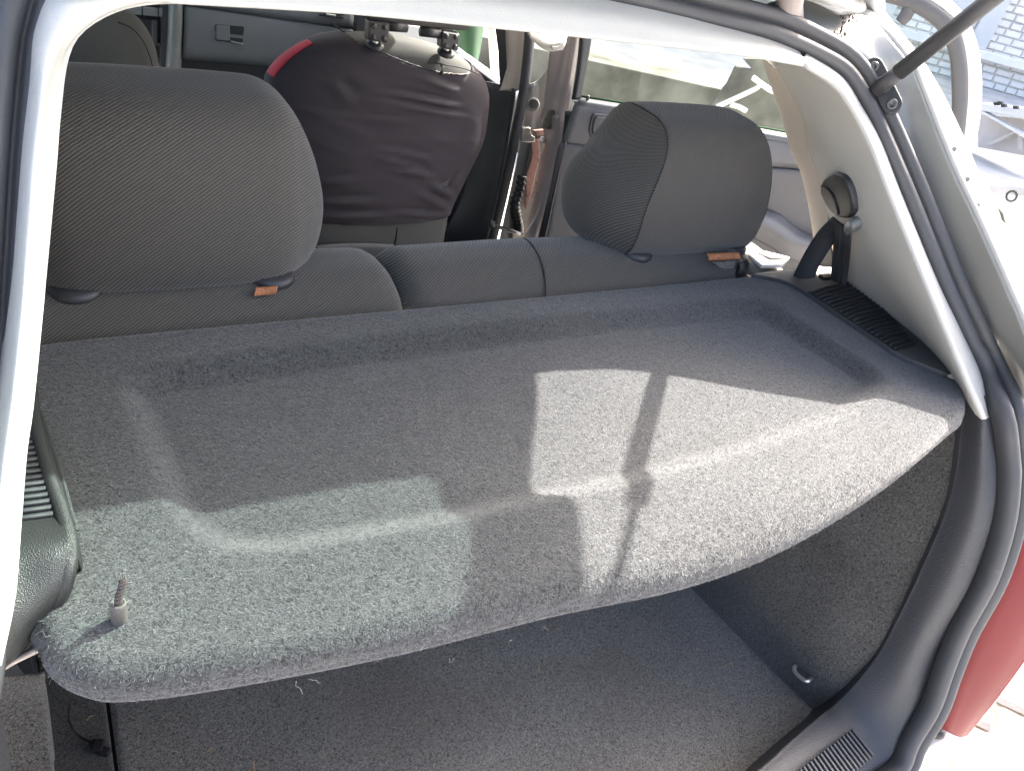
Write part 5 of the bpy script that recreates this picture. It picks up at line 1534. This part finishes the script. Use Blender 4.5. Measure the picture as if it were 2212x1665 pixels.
# sheet and tubes added to imitate reflections in the door window
WP = (wn, wn @ wa)
def PW(px, py, off=0.0):
    return P(px, py, plane=(wn, wn @ wa + off))
sheet = prism('reflection_sheet', [PW(*q, -.25) for q in ((1532, 232), (1573, 180), (1590, 145), (1626, 151), (1606, 128), (1680, 128), (1760, 330), (1532, 330))], -wn, .03, M['concrete'], None, .004)
tag(sheet, 'grey sheet added to stand for a reflection in the door window', 'reflection sheet')
wf = thing('reflection_tubes', 'bent white tubes added to stand for reflections in the door window', 'reflection tubes')
for pts in (((1548, 231), (1590, 212), (1632, 192), (1640, 186)), ((1578, 226), (1596, 231), (1612, 240)), ((1626, 168), (1655, 189), (1668, 197), (1684, 200))):
    tube('tube', cr([PW(*q, -.32) for q in pts], 16), .013, M['white_wall'], wf, 8)
for q in ((1640, 200), (1641, 214), (1646, 211)):
    pass
# pale stone-block building on the right
bdir = P(2212, 140, Z=.9) - P(2125, 116, Z=.9); bdir[2] = 0; bdir /= np.linalg.norm(bdir)
b0 = P(2200, 206, Z=0.02)
bn = np.cross(bdir, [0, 0, 1.0]); bn = bn if bn @ (CAM - b0) > 0 else -bn
bl = thing('stone_building', 'pale stone-block building with a ledge and pilaster across the yard', 'building')
def BP(s, z, off=0.0):
    q = b0 + bdir * s + bn * off; q = q.copy(); q[2] = z
    return q
core_ = mesh('wall', [BP(-9, 0, 0), BP(9, 0, 0), BP(9, 7, 0), BP(-9, 7, 0)] + [BP(-9, 0, -.4), BP(9, 0, -.4), BP(9, 7, -.4), BP(-9, 7, -.4)],
     [(0, 1, 2, 3), (7, 6, 5, 4), (0, 4, 5, 1), (1, 5, 6, 2), (2, 6, 7, 3), (3, 7, 4, 0)], M['grey_wall'], bl, False)
def blocks():
    """Stones one can tell apart are single parts; those outside the view are joined."""
    r = random.Random(8); V = []; F = []; cnt = 0
    e = .06
    me = bpy.data.meshes.new('stone_block')
    me.from_pydata([(-.5, 0, -.5), (.5, 0, -.5), (.5, 0, .5), (-.5, 0, .5), (-.5 + e, 1, -.5 + 2 * e), (.5 - e, 1, -.5 + 2 * e), (.5 - e, 1, .5 - 2 * e), (-.5 + e, 1, .5 - 2 * e)], [],
                   [(4, 7, 6, 5)] + [(a, 4 + a, 4 + (a + 1) % 4, (a + 1) % 4) for a in range(4)])
    me.materials.append(M['block']); me.update()
    h = .088
    for row in range(0, 66):
        s = -3.5 + (row % 2) * .09 + r.uniform(-.02, .02)
        while s < 3.5:
            w = r.uniform(.13, .23); z0 = row * h + .006; z1 = (row + 1) * h - r.uniform(.004, .010)
            d = r.uniform(.010, .028)
            c = BP(s + w / 2, (z0 + z1) / 2, .002)
            q = ROT.T @ (c - CAM); sx, sy = CX + q[0] * FPX / -q[2], CY - q[1] * FPX / -q[2]
            if 1930 < sx < 2235 and -25 < sy < 225 and cnt < 290:
                o = bpy.data.objects.new('stone_block', me)
                link(o, bl); cnt += 1
                A3 = np.stack([bdir * (w - .012), bn * d, np.array([0, 0, z1 - z0])], 1)
                o.matrix_world = Matrix([list(A3[0]) + [c[0]], list(A3[1]) + [c[1]], list(A3[2]) + [c[2]], [0, 0, 0, 1]])
            else:
                n0 = len(V); k = .010
                V += [BP(s + .01, z0, .002), BP(s + w - .01, z0, .002), BP(s + w - .01, z1, .002), BP(s + .01, z1, .002),
                      BP(s + .01 + k, z0 + k, d), BP(s + w - .01 - k, z0 + k, d), BP(s + w - .01 - k, z1 - k, d), BP(s + .01 + k, z1 - k, d)]
                F += [(n0 + 4, n0 + 5, n0 + 6, n0 + 7)] + [(n0 + a, n0 + (a + 1) % 4, n0 + 4 + (a + 1) % 4, n0 + 4 + a) for a in range(4)]
            s += w
    o = mesh('stone_blocks', V, F, M['block'], bl, False); o['kind'] = 'stuff'
blocks()
def at_b(px, py):
    q = P(px, py, plane=(bn, bn @ b0)); return (q - b0) @ bdir, q[2]
s0, z0 = at_b(2160, 127)
def slab(name, sa, sb, za, zb, d, mat):
    frame_box(name, BP((sa + sb) / 2, (za + zb) / 2, d / 2), bdir * (sb - sa) / 2, bn * d / 2, (0, 0, (zb - za) / 2), mat, bl, .01)
slab('ledge', -5, 5, z0 - .05, z0 + .05, .16, M['block'])
sp, zp = at_b(2150, 60)
slab('pilaster', sp - .22, sp + .0, z0 + .05, 7, .12, M['white_wall'])
slab('pilaster', sp - 1.4, sp - 1.22, z0 + .05, 7, .10, M['white_wall'])
slab('panel', sp - 1.2, sp - .24, z0 + .35, z0 + 1.5, .08, M['white_wall'])
# lean-to and metal box in the yard
lt = thing('lean_to', 'grey lean-to with a white sloping beam and brace across the yard', 'lean-to')
def PX(px, py, x=6.2):
    return P(px, py, X=x)
prism('back_panel', [PX(*q, 6.5) for q in ((2112, 246), (2260, 262), (2260, 345), (2112, 318))], (-1, 0, 0), .05, M['grey_wall'], lt, .005)
prism('beam', [PX(*q, 6.3) for q in ((2118, 244), (2124, 241), (2260, 316), (2260, 328))], (-1, -.2, 0), .10, M['white_wall'], lt, .01)
prism('brace', [PX(*q, 6.4) for q in ((2130, 312), (2186, 283), (2196, 286), (2140, 316))], (-1, -.2, 0), .06, M['grey_wall'], lt, .01)
prism('post', [PX(*q, 6.4) for q in ((2197, 288), (2206, 288), (2206, 326), (2197, 326))], (-1, -.2, 0), .06, M['grey_wall'], lt, .01)
prism('roof_edge', [PX(*q, 6.3) for q in ((2108, 222), (2260, 240), (2260, 264), (2108, 238))], (-1, -.2, 0), .20, M['white_wall'], lt, .01)
for q in ((2150, 224), (2158, 222), (2166, 228), (2192, 232)):
    prism('bracket', [PX(q[0] + a, q[1] + b, 6.2) for a, b in ((-5, -3), (5, -2), (7, 4), (-4, 4))], (-1, -.2, 0), .05, M['black'], lt, .004)
mb = thing('metal_box', 'long grey metal box with a ring handle lying in the white yard', 'metal box')
prism('box', [PX(*q, 4.6) for q in ((2135, 399), (2300, 406), (2300, 440), (2200, 424), (2140, 417))], (-1, -.3, 0), .25, M['grey_wall'], mb, .01)
rc0 = PX(2185, 424, 4.55)
tube('ring_handle', [rc0 + np.array([0, math.cos(t) * .03, math.sin(t) * .03]) for t in np.linspace(0, 2 * math.pi, 20)], .007, M['concrete'], mb, 8)
prism('dark_post', [PX(*q, 4.2) for q in ((2155, 448), (2166, 460), (2172, 484), (2164, 476))], (-1, -.3, 0), .05, M['concrete'], mb, 0)
